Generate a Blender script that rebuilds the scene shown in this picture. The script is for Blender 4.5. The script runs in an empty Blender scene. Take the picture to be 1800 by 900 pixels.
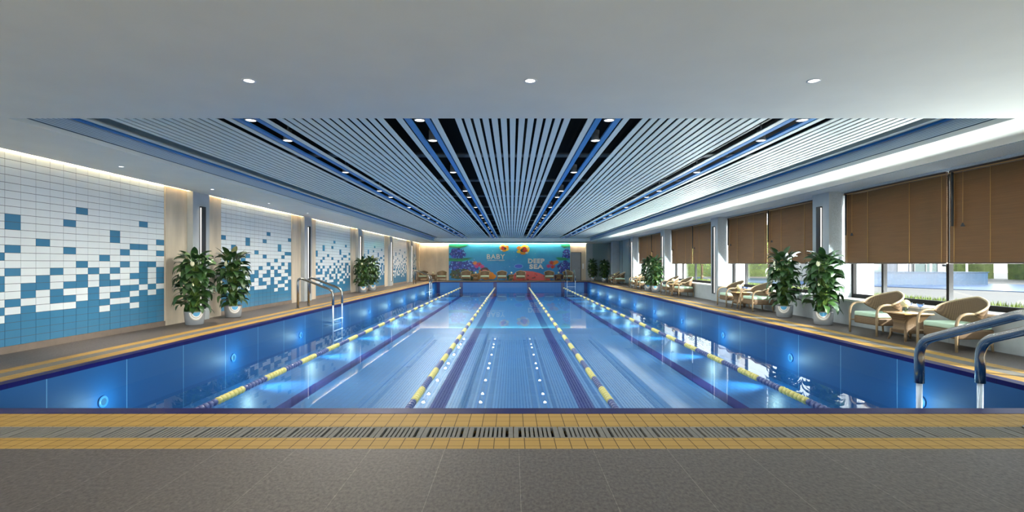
import bpy, bmesh, math, random
from mathutils import Vector, Matrix

random.seed(7)
PI = math.pi
scene = bpy.context.scene
C = scene.collection
R = math.radians

# ------------------------------------------------------------------ helpers
def lin(c):
    c = c / 255.0
    return c / 12.92 if c <= 0.04045 else ((c + 0.055) / 1.055) ** 2.4
def rgb(r, g, b):
    return (lin(r), lin(g), lin(b), 1.0)

class MB:
    """collects geometry with material slots"""
    def __init__(s):
        s.v = []; s.f = []; s.m = []; s.sm = []
    def add(s, vs, fs, mi=0, smooth=False):
        o = len(s.v)
        s.v.extend([tuple(p) for p in vs])
        for f in fs:
            s.f.append(tuple(i + o for i in f)); s.m.append(mi); s.sm.append(smooth)
    def box(s, x0, x1, y0, y1, z0, z1, mi=0):
        if x0 > x1: x0, x1 = x1, x0
        if y0 > y1: y0, y1 = y1, y0
        if z0 > z1: z0, z1 = z1, z0
        vs = [(x0,y0,z0),(x1,y0,z0),(x1,y1,z0),(x0,y1,z0),(x0,y0,z1),(x1,y0,z1),(x1,y1,z1),(x0,y1,z1)]
        fs = [(0,3,2,1),(4,5,6,7),(0,1,5,4),(1,2,6,5),(2,3,7,6),(3,0,4,7)]
        s.add(vs, fs, mi)
        return s
    def bbox(s, x0, x1, y0, y1, z0, z1, b=0.01, mi=0, seg=2):
        """box with rounded edges"""
        bm = bmesh.new()
        bmesh.ops.create_cube(bm, size=1.0)
        for v in bm.verts:
            v.co = Vector(((x0+x1)/2 + v.co.x*(x1-x0), (y0+y1)/2 + v.co.y*(y1-y0), (z0+z1)/2 + v.co.z*(z1-z0)))
        bmesh.ops.bevel(bm, geom=list(bm.edges), offset=b, segments=seg, profile=0.6, affect='EDGES')
        bm.verts.index_update()
        s.add([v.co[:] for v in bm.verts], [[v.index for v in f.verts] for f in bm.faces], mi, True)
        bm.free()
        return s
    def tube(s, pts, r, n=10, mi=0, cap=True, closed=False):
        pts = [Vector(p) for p in pts]
        rr = r if isinstance(r, (list, tuple)) else [r] * len(pts)
        k = len(pts)
        vs = []
        prev = None
        for i, p in enumerate(pts):
            if closed:
                t = pts[(i+1) % k] - pts[i-1]
            else:
                t = pts[min(i+1, k-1)] - pts[max(i-1, 0)]
            t.normalize()
            if prev is None:
                a = Vector((0,0,1)) if abs(t.z) < 0.9 else Vector((1,0,0))
                u = t.cross(a).normalized()
            else:
                u = (prev - t * prev.dot(t)).normalized()
            prev = u
            w = t.cross(u)
            for j in range(n):
                a = 2*PI*j/n
                vs.append(p + (u*math.cos(a) + w*math.sin(a)) * rr[i])
        fs = []
        for i in range(k if closed else k-1):
            i2 = (i+1) % k
            for j in range(n):
                j2 = (j+1) % n
                fs.append((i*n+j, i*n+j2, i2*n+j2, i2*n+j))
        if cap and not closed:
            fs.append(tuple(range(n-1, -1, -1))); fs.append(tuple((k-1)*n + j for j in range(n)))
        s.add(vs, fs, mi, True)
        return s
    def lathe(s, prof, n=24, mi=0, c=(0,0,0), smooth=True):
        vs = []; fs = []
        k = len(prof)
        for (r, z) in prof:
            for j in range(n):
                a = 2*PI*j/n
                vs.append((c[0]+r*math.cos(a), c[1]+r*math.sin(a), c[2]+z))
        for i in range(k-1):
            for j in range(n):
                j2 = (j+1) % n
                fs.append((i*n+j, i*n+j2, (i+1)*n+j2, (i+1)*n+j))
        s.add(vs, fs, mi, smooth)
        return s
    def disc(s, c, r, n=24, mi=0, down=True):
        vs = [(c[0]+r*math.cos(2*PI*j/n), c[1]+r*math.sin(2*PI*j/n), c[2]) for j in range(n)]
        s.add(vs, [tuple(range(n))[::-1] if down else tuple(range(n))], mi)
        return s
    def surf(s, P, nu, nv, th=0.015, mi=0):
        """thick open surface from P(u,v) in 0..1"""
        g = [[Vector(P(i/nu, j/nv)) for j in range(nv+1)] for i in range(nu+1)]
        nm = []
        for i in range(nu+1):
            row = []
            for j in range(nv+1):
                du = g[min(i+1,nu)][j] - g[max(i-1,0)][j]
                dv = g[i][min(j+1,nv)] - g[i][max(j-1,0)]
                n_ = du.cross(dv)
                row.append(n_.normalized() if n_.length > 1e-9 else Vector((0,0,1)))
            nm.append(row)
        W = nv+1
        vs = [g[i][j] + nm[i][j]*th/2 for i in range(nu+1) for j in range(W)]
        vs += [g[i][j] - nm[i][j]*th/2 for i in range(nu+1) for j in range(W)]
        O = (nu+1)*W
        fs = []
        for i in range(nu):
            for j in range(nv):
                a,b,c,d = i*W+j, (i+1)*W+j, (i+1)*W+j+1, i*W+j+1
                fs.append((a,b,c,d)); fs.append((O+d,O+c,O+b,O+a))
        for i in range(nu):
            a,b = i*W, (i+1)*W
            fs.append((b,a,O+a,O+b))
            a,b = i*W+nv, (i+1)*W+nv
            fs.append((a,b,O+b,O+a))
        for j in range(nv):
            a,b = j, j+1
            fs.append((a,b,O+b,O+a))
            a,b = nu*W+j, nu*W+j+1
            fs.append((b,a,O+a,O+b))
        s.add(vs, fs, mi, True)
        return s
    def build(s, name, mats, parent=None, loc=None):
        me = bpy.data.meshes.new(name)
        me.from_pydata(s.v, [], s.f)
        if not isinstance(mats, (list, tuple)): mats = [mats]
        for m in mats: me.materials.append(m)
        me.polygons.foreach_set('material_index', s.m)
        me.polygons.foreach_set('use_smooth', s.sm)
        me.update()
        o = bpy.data.objects.new(name, me)
        C.objects.link(o)
        if parent is not None: o.parent = parent
        if loc is not None: o.location = loc
        return o

def tag(o, label=None, cat=None, group=None, kind=None):
    if label: o['label'] = label
    if cat: o['category'] = cat
    if group: o['group'] = group
    if kind: o['kind'] = kind
    return o
def struct(mb, name, mats, label=None):
    o = mb.build(name, mats)
    o['kind'] = 'structure'
    if label: o['label'] = label
    return o
def empty(name, loc=(0,0,0), rz=0, label=None, cat=None, group=None):
    o = bpy.data.objects.new(name, None); C.objects.link(o)
    o.location = loc; o.rotation_euler = (0,0,rz)
    o.empty_display_size = 0.2
    return tag(o, label, cat, group)
def copy_tree(o, parent=None):
    kids = list(o.children)
    c = o.copy(); C.objects.link(c)
    if parent is not None: c.parent = parent
    for ch in kids: copy_tree(ch, c)
    return c
ORD = ['nearest','second','third','fourth','fifth','sixth','seventh','eighth','ninth','tenth','eleventh',
       'twelfth','thirteenth','fourteenth','fifteenth','sixteenth','seventeenth']

# ------------------------------------------------------------------ materials
def new_mat(name):
    m = bpy.data.materials.new(name); m.use_nodes = True
    nt = m.node_tree
    b = nt.nodes.get('Principled BSDF')
    return m, nt, b
def N(nt, t, **kw):
    n = nt.nodes.new(t)
    for k, v in kw.items(): setattr(n, k, v)
    return n
def plain(name, col, rough=0.5, metal=0.0, noise=0.0, nscale=8.0, bump=0.0, bscale=60.0, spec=0.5, coat=0.0, stretch=(1,1,1)):
    m, nt, b = new_mat(name)
    b.inputs['Roughness'].default_value = rough
    b.inputs['Metallic'].default_value = metal
    b.inputs['Specular IOR Level'].default_value = spec
    if coat: b.inputs['Coat Weight'].default_value = coat
    b.inputs['Base Color'].default_value = col
    if noise or bump:
        tc = N(nt, 'ShaderNodeTexCoord'); mp = N(nt, 'ShaderNodeMapping')
        mp.inputs['Scale'].default_value = stretch
        nt.links.new(tc.outputs['Object'], mp.inputs['Vector'])
    if noise:
        nz = N(nt, 'ShaderNodeTexNoise'); nz.inputs['Scale'].default_value = nscale; nz.inputs['Detail'].default_value = 6
        nt.links.new(mp.outputs[0], nz.inputs['Vector'])
        mx = N(nt, 'ShaderNodeMix', data_type='RGBA')
        mr = N(nt, 'ShaderNodeMapRange'); mr.inputs['From Min'].default_value = 0.3; mr.inputs['From Max'].default_value = 0.7
        nt.links.new(nz.outputs['Fac'], mr.inputs['Value'])
        nt.links.new(mr.outputs[0], mx.inputs['Factor'])
        mx.inputs[6].default_value = tuple(c*(1-noise) for c in col[:3]) + (1,)
        mx.inputs[7].default_value = tuple(min(1, c*(1+noise)) for c in col[:3]) + (1,)
        nt.links.new(mx.outputs[2], b.inputs['Base Color'])
    if bump:
        n2 = N(nt, 'ShaderNodeTexNoise'); n2.inputs['Scale'].default_value = bscale; n2.inputs['Detail'].default_value = 4
        nt.links.new(mp.outputs[0], n2.inputs['Vector'])
        bp = N(nt, 'ShaderNodeBump'); bp.inputs['Strength'].default_value = bump; bp.inputs['Distance'].default_value = 0.01
        nt.links.new(n2.outputs['Fac'], bp.inputs['Height'])
        nt.links.new(bp.outputs[0], b.inputs['Normal'])
    return m
def tiled(name, col, grout, su, sv, gw, axes='xy', rough=0.3, var=0.04, noise=0.0, nscale=30, bump=0.3, spec=0.5, off=(0,0), nbump=0.0, nstretch=(1,1,1)):
    """rectangular tile grid in metres on two world axes"""
    m, nt, b = new_mat(name)
    b.inputs['Roughness'].default_value = rough
    b.inputs['Specular IOR Level'].default_value = spec
    tc = N(nt, 'ShaderNodeTexCoord'); sp = N(nt, 'ShaderNodeSeparateXYZ'); cb = N(nt, 'ShaderNodeCombineXYZ')
    nt.links.new(tc.outputs['Object'], sp.inputs[0])
    idx = {'x':0,'y':1,'z':2}
    for k in range(2):
        ad = N(nt, 'ShaderNodeMath', operation='ADD'); ad.inputs[1].default_value = off[k] + 200*(su,sv)[k]
        nt.links.new(sp.outputs[idx[axes[k]]], ad.inputs[0])
        nt.links.new(ad.outputs[0], cb.inputs[k])
    br = N(nt, 'ShaderNodeTexBrick'); br.offset = 0.0; br.squash = 1.0
    br.inputs['Scale'].default_value = 1.0
    br.inputs['Brick Width'].default_value = su; br.inputs['Row Height'].default_value = sv
    br.inputs['Mortar Size'].default_value = gw; br.inputs['Mortar Smooth'].default_value = 0.1
    br.inputs['Color1'].default_value = tuple(c*(1-var) for c in col[:3])+(1,)
    br.inputs['Color2'].default_value = tuple(min(1,c*(1+var)) for c in col[:3])+(1,)
    br.inputs['Mortar'].default_value = grout
    nt.links.new(cb.outputs[0], br.inputs['Vector'])
    out = br.outputs['Color']
    h = None
    if noise:
        mp = N(nt, 'ShaderNodeMapping'); mp.inputs['Scale'].default_value = nstretch
        nt.links.new(tc.outputs['Object'], mp.inputs['Vector'])
        nz = N(nt, 'ShaderNodeTexNoise'); nz.inputs['Scale'].default_value = nscale; nz.inputs['Detail'].default_value = 8; nz.inputs['Roughness'].default_value = 0.7
        nt.links.new(mp.outputs[0], nz.inputs['Vector'])
        mr = N(nt, 'ShaderNodeMapRange'); mr.inputs['From Min'].default_value = 0.3; mr.inputs['From Max'].default_value = 0.7
        mr.inputs['To Min'].default_value = 1-noise; mr.inputs['To Max'].default_value = 1+noise
        nt.links.new(nz.outputs['Fac'], mr.inputs['Value'])
        vm = N(nt, 'ShaderNodeVectorMath', operation='SCALE')
        nt.links.new(out, vm.inputs[0]); nt.links.new(mr.outputs[0], vm.inputs['Scale'])
        out = vm.outputs[0]
        h = nz.outputs['Fac']
    nt.links.new(out, b.inputs['Base Color'])
    bp = N(nt, 'ShaderNodeBump'); bp.inputs['Strength'].default_value = bump; bp.inputs['Distance'].default_value = 0.003
    iv = N(nt, 'ShaderNodeMath', operation='SUBTRACT'); iv.inputs[0].default_value = 1.0
    nt.links.new(br.outputs['Fac'], iv.inputs[1]); nt.links.new(iv.outputs[0], bp.inputs['Height'])
    last = bp
    if h is not None and nbump:
        b2 = N(nt, 'ShaderNodeBump'); b2.inputs['Strength'].default_value = nbump; b2.inputs['Distance'].default_value = 0.004
        nt.links.new(h, b2.inputs['Height']); nt.links.new(bp.outputs[0], b2.inputs['Normal']); last = b2
    nt.links.new(last.outputs[0], b.inputs['Normal'])
    return m
def emit(name, col, s):
    m = bpy.data.materials.new(name); m.use_nodes = True; nt = m.node_tree
    nt.nodes.clear()
    e = N(nt, 'ShaderNodeEmission'); e.inputs[0].default_value = col; e.inputs[1].default_value = s
    o = N(nt, 'ShaderNodeOutputMaterial'); nt.links.new(e.outputs[0], o.inputs[0])
    return m
def sheet(name, tint, ior, gloss_col=(1,1,1,1), rough=0.0, ripple=0.0, top=1.0, pwr=5.0):
    """thin clear sheet: straight-through transmission with Fresnel reflection"""
    m = bpy.data.materials.new(name); m.use_nodes = True; nt = m.node_tree
    nt.nodes.clear()
    t = N(nt, 'ShaderNodeBsdfTransparent'); t.inputs[0].default_value = tint
    g = N(nt, 'ShaderNodeBsdfGlossy'); g.inputs[0].default_value = gloss_col; g.inputs['Roughness'].default_value = rough
    # Schlick reflectance from the (two-sided) facing angle
    lw = N(nt, 'ShaderNodeLayerWeight'); lw.inputs[0].default_value = 0.5
    pw = N(nt, 'ShaderNodeMath', operation='POWER'); pw.inputs[1].default_value = pwr
    nt.links.new(lw.outputs['Facing'], pw.inputs[0])
    f0 = ((ior-1)/(ior+1))**2
    f = N(nt, 'ShaderNodeMath', operation='MULTIPLY_ADD'); f.inputs[1].default_value = top-f0; f.inputs[2].default_value = f0
    nt.links.new(pw.outputs[0], f.inputs[0])
    x = N(nt, 'ShaderNodeMixShader'); o = N(nt, 'ShaderNodeOutputMaterial')
    if ripple:
        tc = N(nt, 'ShaderNodeTexCoord'); nz = N(nt, 'ShaderNodeTexNoise'); nz.inputs['Scale'].default_value = 1.2
        nt.links.new(tc.outputs['Object'], nz.inputs['Vector'])
        bp = N(nt, 'ShaderNodeBump'); bp.inputs['Strength'].default_value = ripple; bp.inputs['Distance'].default_value = 0.01
        nt.links.new(nz.outputs['Fac'], bp.inputs['Height'])
        nt.links.new(bp.outputs[0], g.inputs['Normal'])
    nt.links.new(f.outputs[0], x.inputs[0]); nt.links.new(t.outputs[0], x.inputs[1]); nt.links.new(g.outputs[0], x.inputs[2])
    nt.links.new(x.outputs[0], o.inputs[0])
    return m

M = {}
M['soffit'] = plain('white_painted_plaster', rgb(238,238,228), 0.75, noise=0.02, nscale=2)
M['void'] = plain('black_ceiling_void', rgb(12,12,13), 0.9, spec=0.1)
M['carrier'] = plain('dark_carrier_metal', rgb(70,74,78), 0.5)
M['slat'] = plain('pale_grey_metal_slat', rgb(234,240,232), 0.4, spec=0.4)
M['blue'] = plain('blue_ceiling_strip', rgb(58,138,206), 0.5)
M['groove'] = plain('grey_groove', rgb(84,98,110), 0.6)
M['grille'] = tiled('fine_slot_grille', rgb(216,226,230), rgb(140,158,170), 50.0, 0.022, 0.004, 'yz', 0.5, 0.0)
M['floor'] = tiled('slate_floor_tile', rgb(84,78,74), rgb(116,110,103), 0.54, 6.6, 0.0022, 'xy', 0.48, 0.04, noise=0.6, nscale=30, bump=0.2, off=(0.49,0.6), nbump=1.0, nstretch=(1.6,1.0,1), spec=0.2)
M['yellow'] = tiled('yellow_pool_edge_tile', rgb(164,132,70), rgb(66,50,26), 0.115, 0.12, 0.003, 'xy', 0.6, 0.05, bump=0.3, spec=0.12, off=(0.02,0.045))
M['navy'] = tiled('navy_pool_edge_tile', rgb(16,15,76), rgb(12,12,50), 0.24, 0.24, 0.003, 'xy', 0.45, 0.05, spec=0.08)
M['navyface'] = plain('navy_glazed_tile', rgb(26,28,82), 0.2)
M['pooly'] = tiled('blue_pool_tile_side', rgb(16,74,126), rgb(84,136,176), 1.3, 3.0, 0.007, 'yz', 0.55, 0.03, off=(0.25,1.6), spec=0.3)
M['poolx'] = tiled('blue_pool_tile_end', rgb(22,84,144), rgb(34,100,156), 0.24, 0.12, 0.004, 'xz', 0.35, 0.03)
M['poolf'] = tiled('blue_pool_floor_tile', rgb(23,92,150), rgb(16,70,124), 0.12, 0.24, 0.006, 'xy', 0.4, 0.05)
M['lane'] = plain('navy_lane_line', rgb(24,26,104), 0.6, spec=0.2)
M['water'] = sheet('pool_water', (0.84,0.95,1.0,1), 1.333, top=0.31, pwr=3.4)
M['wtile'] = plain('pale_glazed_wall_tile', rgb(226,236,240), 0.16, noise=0.04, nscale=1.5, bump=0.04, bscale=9)
M['btile'] = plain('blue_glazed_wall_tile', rgb(64,126,164), 0.16, noise=0.05, nscale=1.5, bump=0.04, bscale=9)
M['grout'] = plain('grey_grout', rgb(66,80,92), 0.8)
M['stone'] = plain('beige_travertine', rgb(204,192,172), 0.4, noise=0.14, nscale=1.6, bump=0.05, bscale=20, stretch=(1,2.5,0.6))
M['stone2'] = plain('grey_pilaster_stone', rgb(172,180,184), 0.6, noise=0.06, nscale=3, bump=0.03, bscale=20)
M['kerb'] = plain('taupe_stone_kerb', rgb(126,114,104), 0.5, noise=0.1, nscale=6)
M['conc'] = tiled('grey_concrete_panel', rgb(170,178,182), rgb(130,140,146), 1.29, 3.0, 0.006, 'yz', 0.45, 0.03, noise=0.08, nscale=4, off=(0.3,0))
M['speck'] = plain('speckled_stone_and_shade', rgb(172,182,188), 0.6, noise=0.2, nscale=60)  # stone of columns and lintel; doubles as painted shade on the soffit strip
M['sill'] = plain('white_sill_stone', rgb(232,234,232), 0.35, noise=0.04, nscale=5)
M['wframe'] = plain('black_window_frame', rgb(10,10,11), 0.6, spec=0.2)
M['reveal'] = plain('white_outside_render', rgb(206,204,200), 0.7)
M['glass'] = sheet('window_glass', (0.93,0.96,0.95,1), 1.45)
M['dglass'] = plain('dark_teal_back_painted_glass', rgb(150,172,176), 0.14, noise=0.0, spec=0.6)
M['doorm'] = plain('grey_door_leaf', rgb(142,150,160), 0.35, noise=0.04, nscale=2)
M['dark'] = plain('near_black_metal', rgb(24,24,28), 0.4)
M['blind'] = plain('brown_wooden_slat', rgb(118,86,50), 0.55, noise=0.1, nscale=3, stretch=(1,0.5,14))
M['railm'] = plain('dark_brown_rail', rgb(66,48,36), 0.45)
M['cord'] = plain('tan_cord', rgb(176,138,84), 0.8)
M['wand'] = plain('grey_black_wand', rgb(38,42,48), 0.4)
M['steel'] = plain('brushed_steel', rgb(164,163,160), 0.2, metal=1.0)
M['steelw'] = plain('pale_steel_underwater', rgb(200,216,232), 0.3, metal=0.6)
M['yfloat'] = plain('yellow_float', rgb(206,198,120), 0.35)
M['pfloat'] = plain('slate_purple_float', rgb(70,86,138), 0.35)
M['cable'] = plain('dark_rope_cable', rgb(24,30,66), 0.6)
M['wood'] = plain('bent_light_wood', rgb(146,126,98), 0.4, noise=0.08, nscale=10)
M['rim'] = plain('pale_woven_rim', rgb(200,182,150), 0.5, bump=0.5, bscale=120)
def weave_mat(name, c1, c2):
    m, nt, b = new_mat(name)
    b.inputs['Roughness'].default_value = 0.55
    tc = N(nt, 'ShaderNodeTexCoord')
    wv = N(nt, 'ShaderNodeTexWave', bands_direction='Z'); wv.inputs['Scale'].default_value = 22; wv.inputs['Distortion'].default_value = 1.5
    w2 = N(nt, 'ShaderNodeTexWave', bands_direction='X'); w2.inputs['Scale'].default_value = 14
    nt.links.new(tc.outputs['Object'], wv.inputs['Vector']); nt.links.new(tc.outputs['Object'], w2.inputs['Vector'])
    ml = N(nt, 'ShaderNodeMath', operation='MULTIPLY')
    nt.links.new(wv.outputs['Fac'], ml.inputs[0]); nt.links.new(w2.outputs['Fac'], ml.inputs[1])
    mx = N(nt, 'ShaderNodeMix', data_type='RGBA'); mx.inputs[6].default_value = c1; mx.inputs[7].default_value = c2
    nt.links.new(ml.outputs[0], mx.inputs['Factor']); nt.links.new(mx.outputs[2], b.inputs['Base Color'])
    bp = N(nt, 'ShaderNodeBump'); bp.inputs['Strength'].default_value = 0.6; bp.inputs['Distance'].default_value = 0.004
    nt.links.new(ml.outputs[0], bp.inputs['Height']); nt.links.new(bp.outputs[0], b.inputs['Normal'])
    return m
M['rattan'] = weave_mat('woven_rattan', rgb(96,76,54), rgb(150,124,90))
M['cushion'] = plain('mint_cushion_fabric', rgb(196,224,200), 0.85, bump=0.1, bscale=200)
M['ttop'] = plain('honey_table_top', rgb(186,150,100), 0.2, noise=0.08, nscale=6)
M['pot'] = plain('pale_grey_ceramic_pot', rgb(150,155,160), 0.22, spec=0.8)
M['e_blue'] = plain('emblem_blue', rgb(96,176,222), 0.3)
M['e_white'] = plain('emblem_white', rgb(240,240,238), 0.3)
M['e_tan'] = plain('emblem_tan', rgb(204,190,176), 0.3)
M['soil'] = plain('dark_potting_soil', rgb(50,38,28), 0.9, noise=0.3, nscale=40)
M['stem'] = plain('green_stem', rgb(104,136,54), 0.5)
def leaf_mat():
    m, nt, b = new_mat('glossy_green_leaf')
    b.inputs['Roughness'].default_value = 0.32
    tc = N(nt, 'ShaderNodeTexCoord'); nz = N(nt, 'ShaderNodeTexNoise'); nz.inputs['Scale'].default_value = 5
    nt.links.new(tc.outputs['Object'], nz.inputs['Vector'])
    cr = N(nt, 'ShaderNodeValToRGB')
    cr.color_ramp.elements[0].position = 0.3; cr.color_ramp.elements[0].color = rgb(24,54,34)
    cr.color_ramp.elements[1].position = 0.75; cr.color_ramp.elements[1].color = rgb(68,104,50)
    nt.links.new(nz.outputs['Fac'], cr.inputs[0]); nt.links.new(cr.outputs[0], b.inputs['Base Color'])
    return m
M['leaf'] = leaf_mat()
M['spathe'] = plain('cream_flower', rgb(228,226,190), 0.6)
M['wine'] = sheet('blue_tinted_glass', (0.55,0.66,0.82,1), 1.6)
M['clear'] = sheet('clear_vase_glass', (0.85,0.9,0.88,1), 1.5)
M['lens'] = emit('lit_lamp_lens', (1.0,0.97,0.92,1), 2)
M['trimm'] = plain('white_lamp_trim', rgb(220,224,228), 0.35)
M['housing'] = plain('grey_lamp_housing', rgb(150,156,162), 0.4)
M['cove'] = emit('warm_cove_strip', (1.0,0.74,0.46,1), 150)
M['lightbar'] = emit('white_light_bar', (1.0,0.94,0.86,1), 0.8)
M['uwlens'] = emit('underwater_lens', (0.15,0.55,1.0,1), 0.25)
M['pave'] = tiled('pale_outdoor_paving', rgb(76,74,71), rgb(70,68,65), 0.9, 0.9, 0.01, 'xy', 0.7, 0.03)
M['grass'] = plain('green_grass', rgb(96,116,42), 0.9, noise=0.3, nscale=30)
M['hedge'] = plain('green_hedge', rgb(58,70,28), 0.9, noise=0.35, nscale=2.5, bump=1.0, bscale=9)
M['opool'] = plain('outdoor_pool_blue', rgb(16,54,94), 0.3, spec=0.2)
M['oblock'] = tiled('blue_outdoor_tile', rgb(36,62,86), rgb(46,72,94), 0.4, 0.4, 0.01, 'xz', 0.25, 0.08)
M['bwall'] = plain('white_building_wall', rgb(128,127,125), 0.7)
M['bglass'] = plain('dark_building_glass', rgb(92,104,104), 0.08)
M['curtain'] = plain('grey_curtain', rgb(120,122,128), 0.8, noise=0.3, nscale=5, stretch=(8,8,0.2))
M['bark'] = plain('brown_bark', rgb(84,66,50), 0.9)
M['oleaf'] = plain('light_green_tree_leaf', rgb(112,130,40), 0.6, noise=0.3, nscale=4)
M['lamp_white'] = plain('white_lamp_post', rgb(238,236,230), 0.4)

# ------------------------------------------------------------------ dimensions (metres; camera eye 1.35 m above the deck)
PX = 5.68           # pool half width
PY0, PY1 = 4.78, 38.57
YN = -3.0           # wall behind the camera
YF = 42.2           # far wall
XL = -7.62          # left wall face
XR = 7.9            # window plane
ZC = 3.05           # soffit height
ZS = 3.28           # slat underside
WZ = -0.43          # water level
FZ = -1.13          # pool floor
SOF = 5.88          # soffit inner edge
SY0, SY1 = 5.98, 38.5
COLS = [-0.60, 5.84, 12.28, 18.72, 25.16, 31.6, 38.04]

# ------------------------------------------------------------------ floor / deck
def ring(mb, a, b, ya0, yb0, yb1, ya1, z0, z1, mi=0):
    """rectangular ring: outer |x|=a, y ya0..ya1 ; inner |x|=b, y yb0..yb1"""
    mb.box(-a, a, ya0, yb0, z0, z1, mi); mb.box(-a, a, yb1, ya1, z0, z1, mi)
    mb.box(-a, -b, yb0, yb1, z0, z1, mi); mb.box(b, a, yb0, yb1, z0, z1, mi)
    return mb
f = MB()
f.box(-7.9, 8.1, YN, 3.74, -0.15, 0); f.box(-7.9, -6.50, 3.74, 39.62, -0.15, 0)
f.box(6.50, 8.1, 3.74, 39.62, -0.15, 0); f.box(-7.9, 8.1, 39.62, YF+0.3, -0.15, 0)
struct(f, 'floor', M['floor'])
y1 = MB(); ring(y1, 6.50, 6.31, 3.74, 3.97, 39.41, 39.62, -0.15, 0.001)
ring(y1, 6.08, 5.84, 4.25, 4.61, 38.75, 39.1, -0.15, 0.001)
struct(y1, 'trim_1', M['yellow'], 'yellow tiled bands either side of the drain grate round the pool')
n1 = MB(); ring(n1, 5.84, PX, 4.61, PY0, PY1, 38.75, -0.055, 0.004)
struct(n1, 'trim_2', M['navy'], 'navy tiled coping along the pool edge')
ch = MB(); ring(ch, 6.31, 6.08, 3.97, 4.25, 39.1, 39.41, -0.15, -0.06)
struct(ch, 'drain_channel', M['dark'], 'dark channel under the drain grates')
# drain grates on the near side, one module each
GR = plain('grey_resin_grate', rgb(116,115,110), 0.7, noise=0.06, nscale=20, spec=0.1)
def grate_mesh(length):
    g = MB()
    w = 0.276
    g.box(0.003, length-0.003, 0.002, 0.020, -0.03, 0.0); g.box(0.003, length-0.003, w-0.020, w-0.002, -0.03, 0.0)
    n = 8
    edge = 0.04
    g.box(0.003, edge, 0.02, w-0.02, -0.03, 0.0); g.box(length-edge, length-0.003, 0.02, w-0.02, -0.03, 0.0)
    pitch = (length-2*edge)/n
    for k in range(1, n):
        g.box(edge+pitch*k-pitch*0.33, edge+pitch*k+pitch*0.33, 0.02, w-0.02, -0.03, 0.0)
    # feet down to the channel floor
    for x in (0.01, length-0.03):
        for y in (0.004, w-0.016):
            g.box(x, x+0.02, y, y+0.012, -0.06, -0.03)
    return g
GL = 0.3628
g0 = grate_mesh(GL).build('drain_grate', GR)
tag(g0, 'grey slotted drain grate piece between the yellow bands in front of the camera', 'drain grate', 'drain grates along the near pool edge')
ng = 34
x0 = -ng*GL/2 + 0.012
for i in range(ng):
    o = g0 if i == 0 else copy_tree(g0)
    o.location = (x0 + i*GL, 3.972, 0)
for sx in (-1, 1):
    g = MB()
    xa, xb = (6.083, 6.307)
    for x in (xa, xb-0.02):
        g.box(sx*x, sx*(x+0.02), 4.255, 39.095, -0.03, 0.0)
    for k in range(int((39.09-4.26)/0.04)):
        y = 4.262 + k*0.04
        g.box(sx*(xa+0.02), sx*(xb-0.02), y, y+0.027, -0.03, 0.0)
    for k in range(30):
        y = 4.3+k*1.19
        g.box(sx*xa, sx*(xa+0.02), y, y+0.03, -0.06, -0.03); g.box(sx*(xb-0.02), sx*xb, y, y+0.03, -0.06, -0.03)
    o = struct(g, 'drain_grate_run', GR, 'grey drain grate running along the %s side of the pool' % ('left' if sx < 0 else 'right'))
g = MB(); g.box(-6.305, 6.305, 39.105, 39.405, -0.06, 0.0)
struct(g, 'drain_cover', GR, 'grey drain cover along the far end of the pool')

# ------------------------------------------------------------------ pool basin
b = MB(); b.box(-PX-0.25, -PX, PY0-0.25, PY1+0.25, FZ-0.2, -0.055)
struct(b, 'pool_wall_left', M['pooly'])
b = MB(); b.box(PX, PX+0.25, PY0-0.25, PY1+0.25, FZ-0.2, -0.055)
struct(b, 'pool_wall_right', M['pooly'])
b = MB(); b.box(-PX, PX, PY0-0.25, PY0, FZ-0.2, -0.055)
struct(b, 'pool_wall_near', M['poolx'])
b = MB(); b.box(-PX, PX, PY1, PY1+0.25, FZ-0.2, -0.055, 0)
for x in (-5.55, -3.83, -1.275, 1.275, 3.83, 5.55):
    b.box(x-0.125, x+0.125, PY1-0.006, PY1, FZ, -0.055, 1)
struct(b, 'pool_wall_far', [M['poolx'], M['navyface']])
b = MB(); b.box(-PX, PX, PY0, PY1, FZ-0.2, FZ, 0)
for x in (-3.95, -1.29, 1.29, 3.95):
    b.box(x-0.135, x+0.135, PY0+0.3, PY1-0.006, FZ, FZ+0.004, 1)
struct(b, 'pool_floor', [M['poolf'], M['lane']])
w = MB(); w.add([(-PX,PY0,WZ),(PX,PY0,WZ),(PX,PY1,WZ),(-PX,PY1,WZ)], [(0,1,2,3)])
struct(w, 'pool_water', M['water'], 'still clear blue water filling the lap pool')

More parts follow.
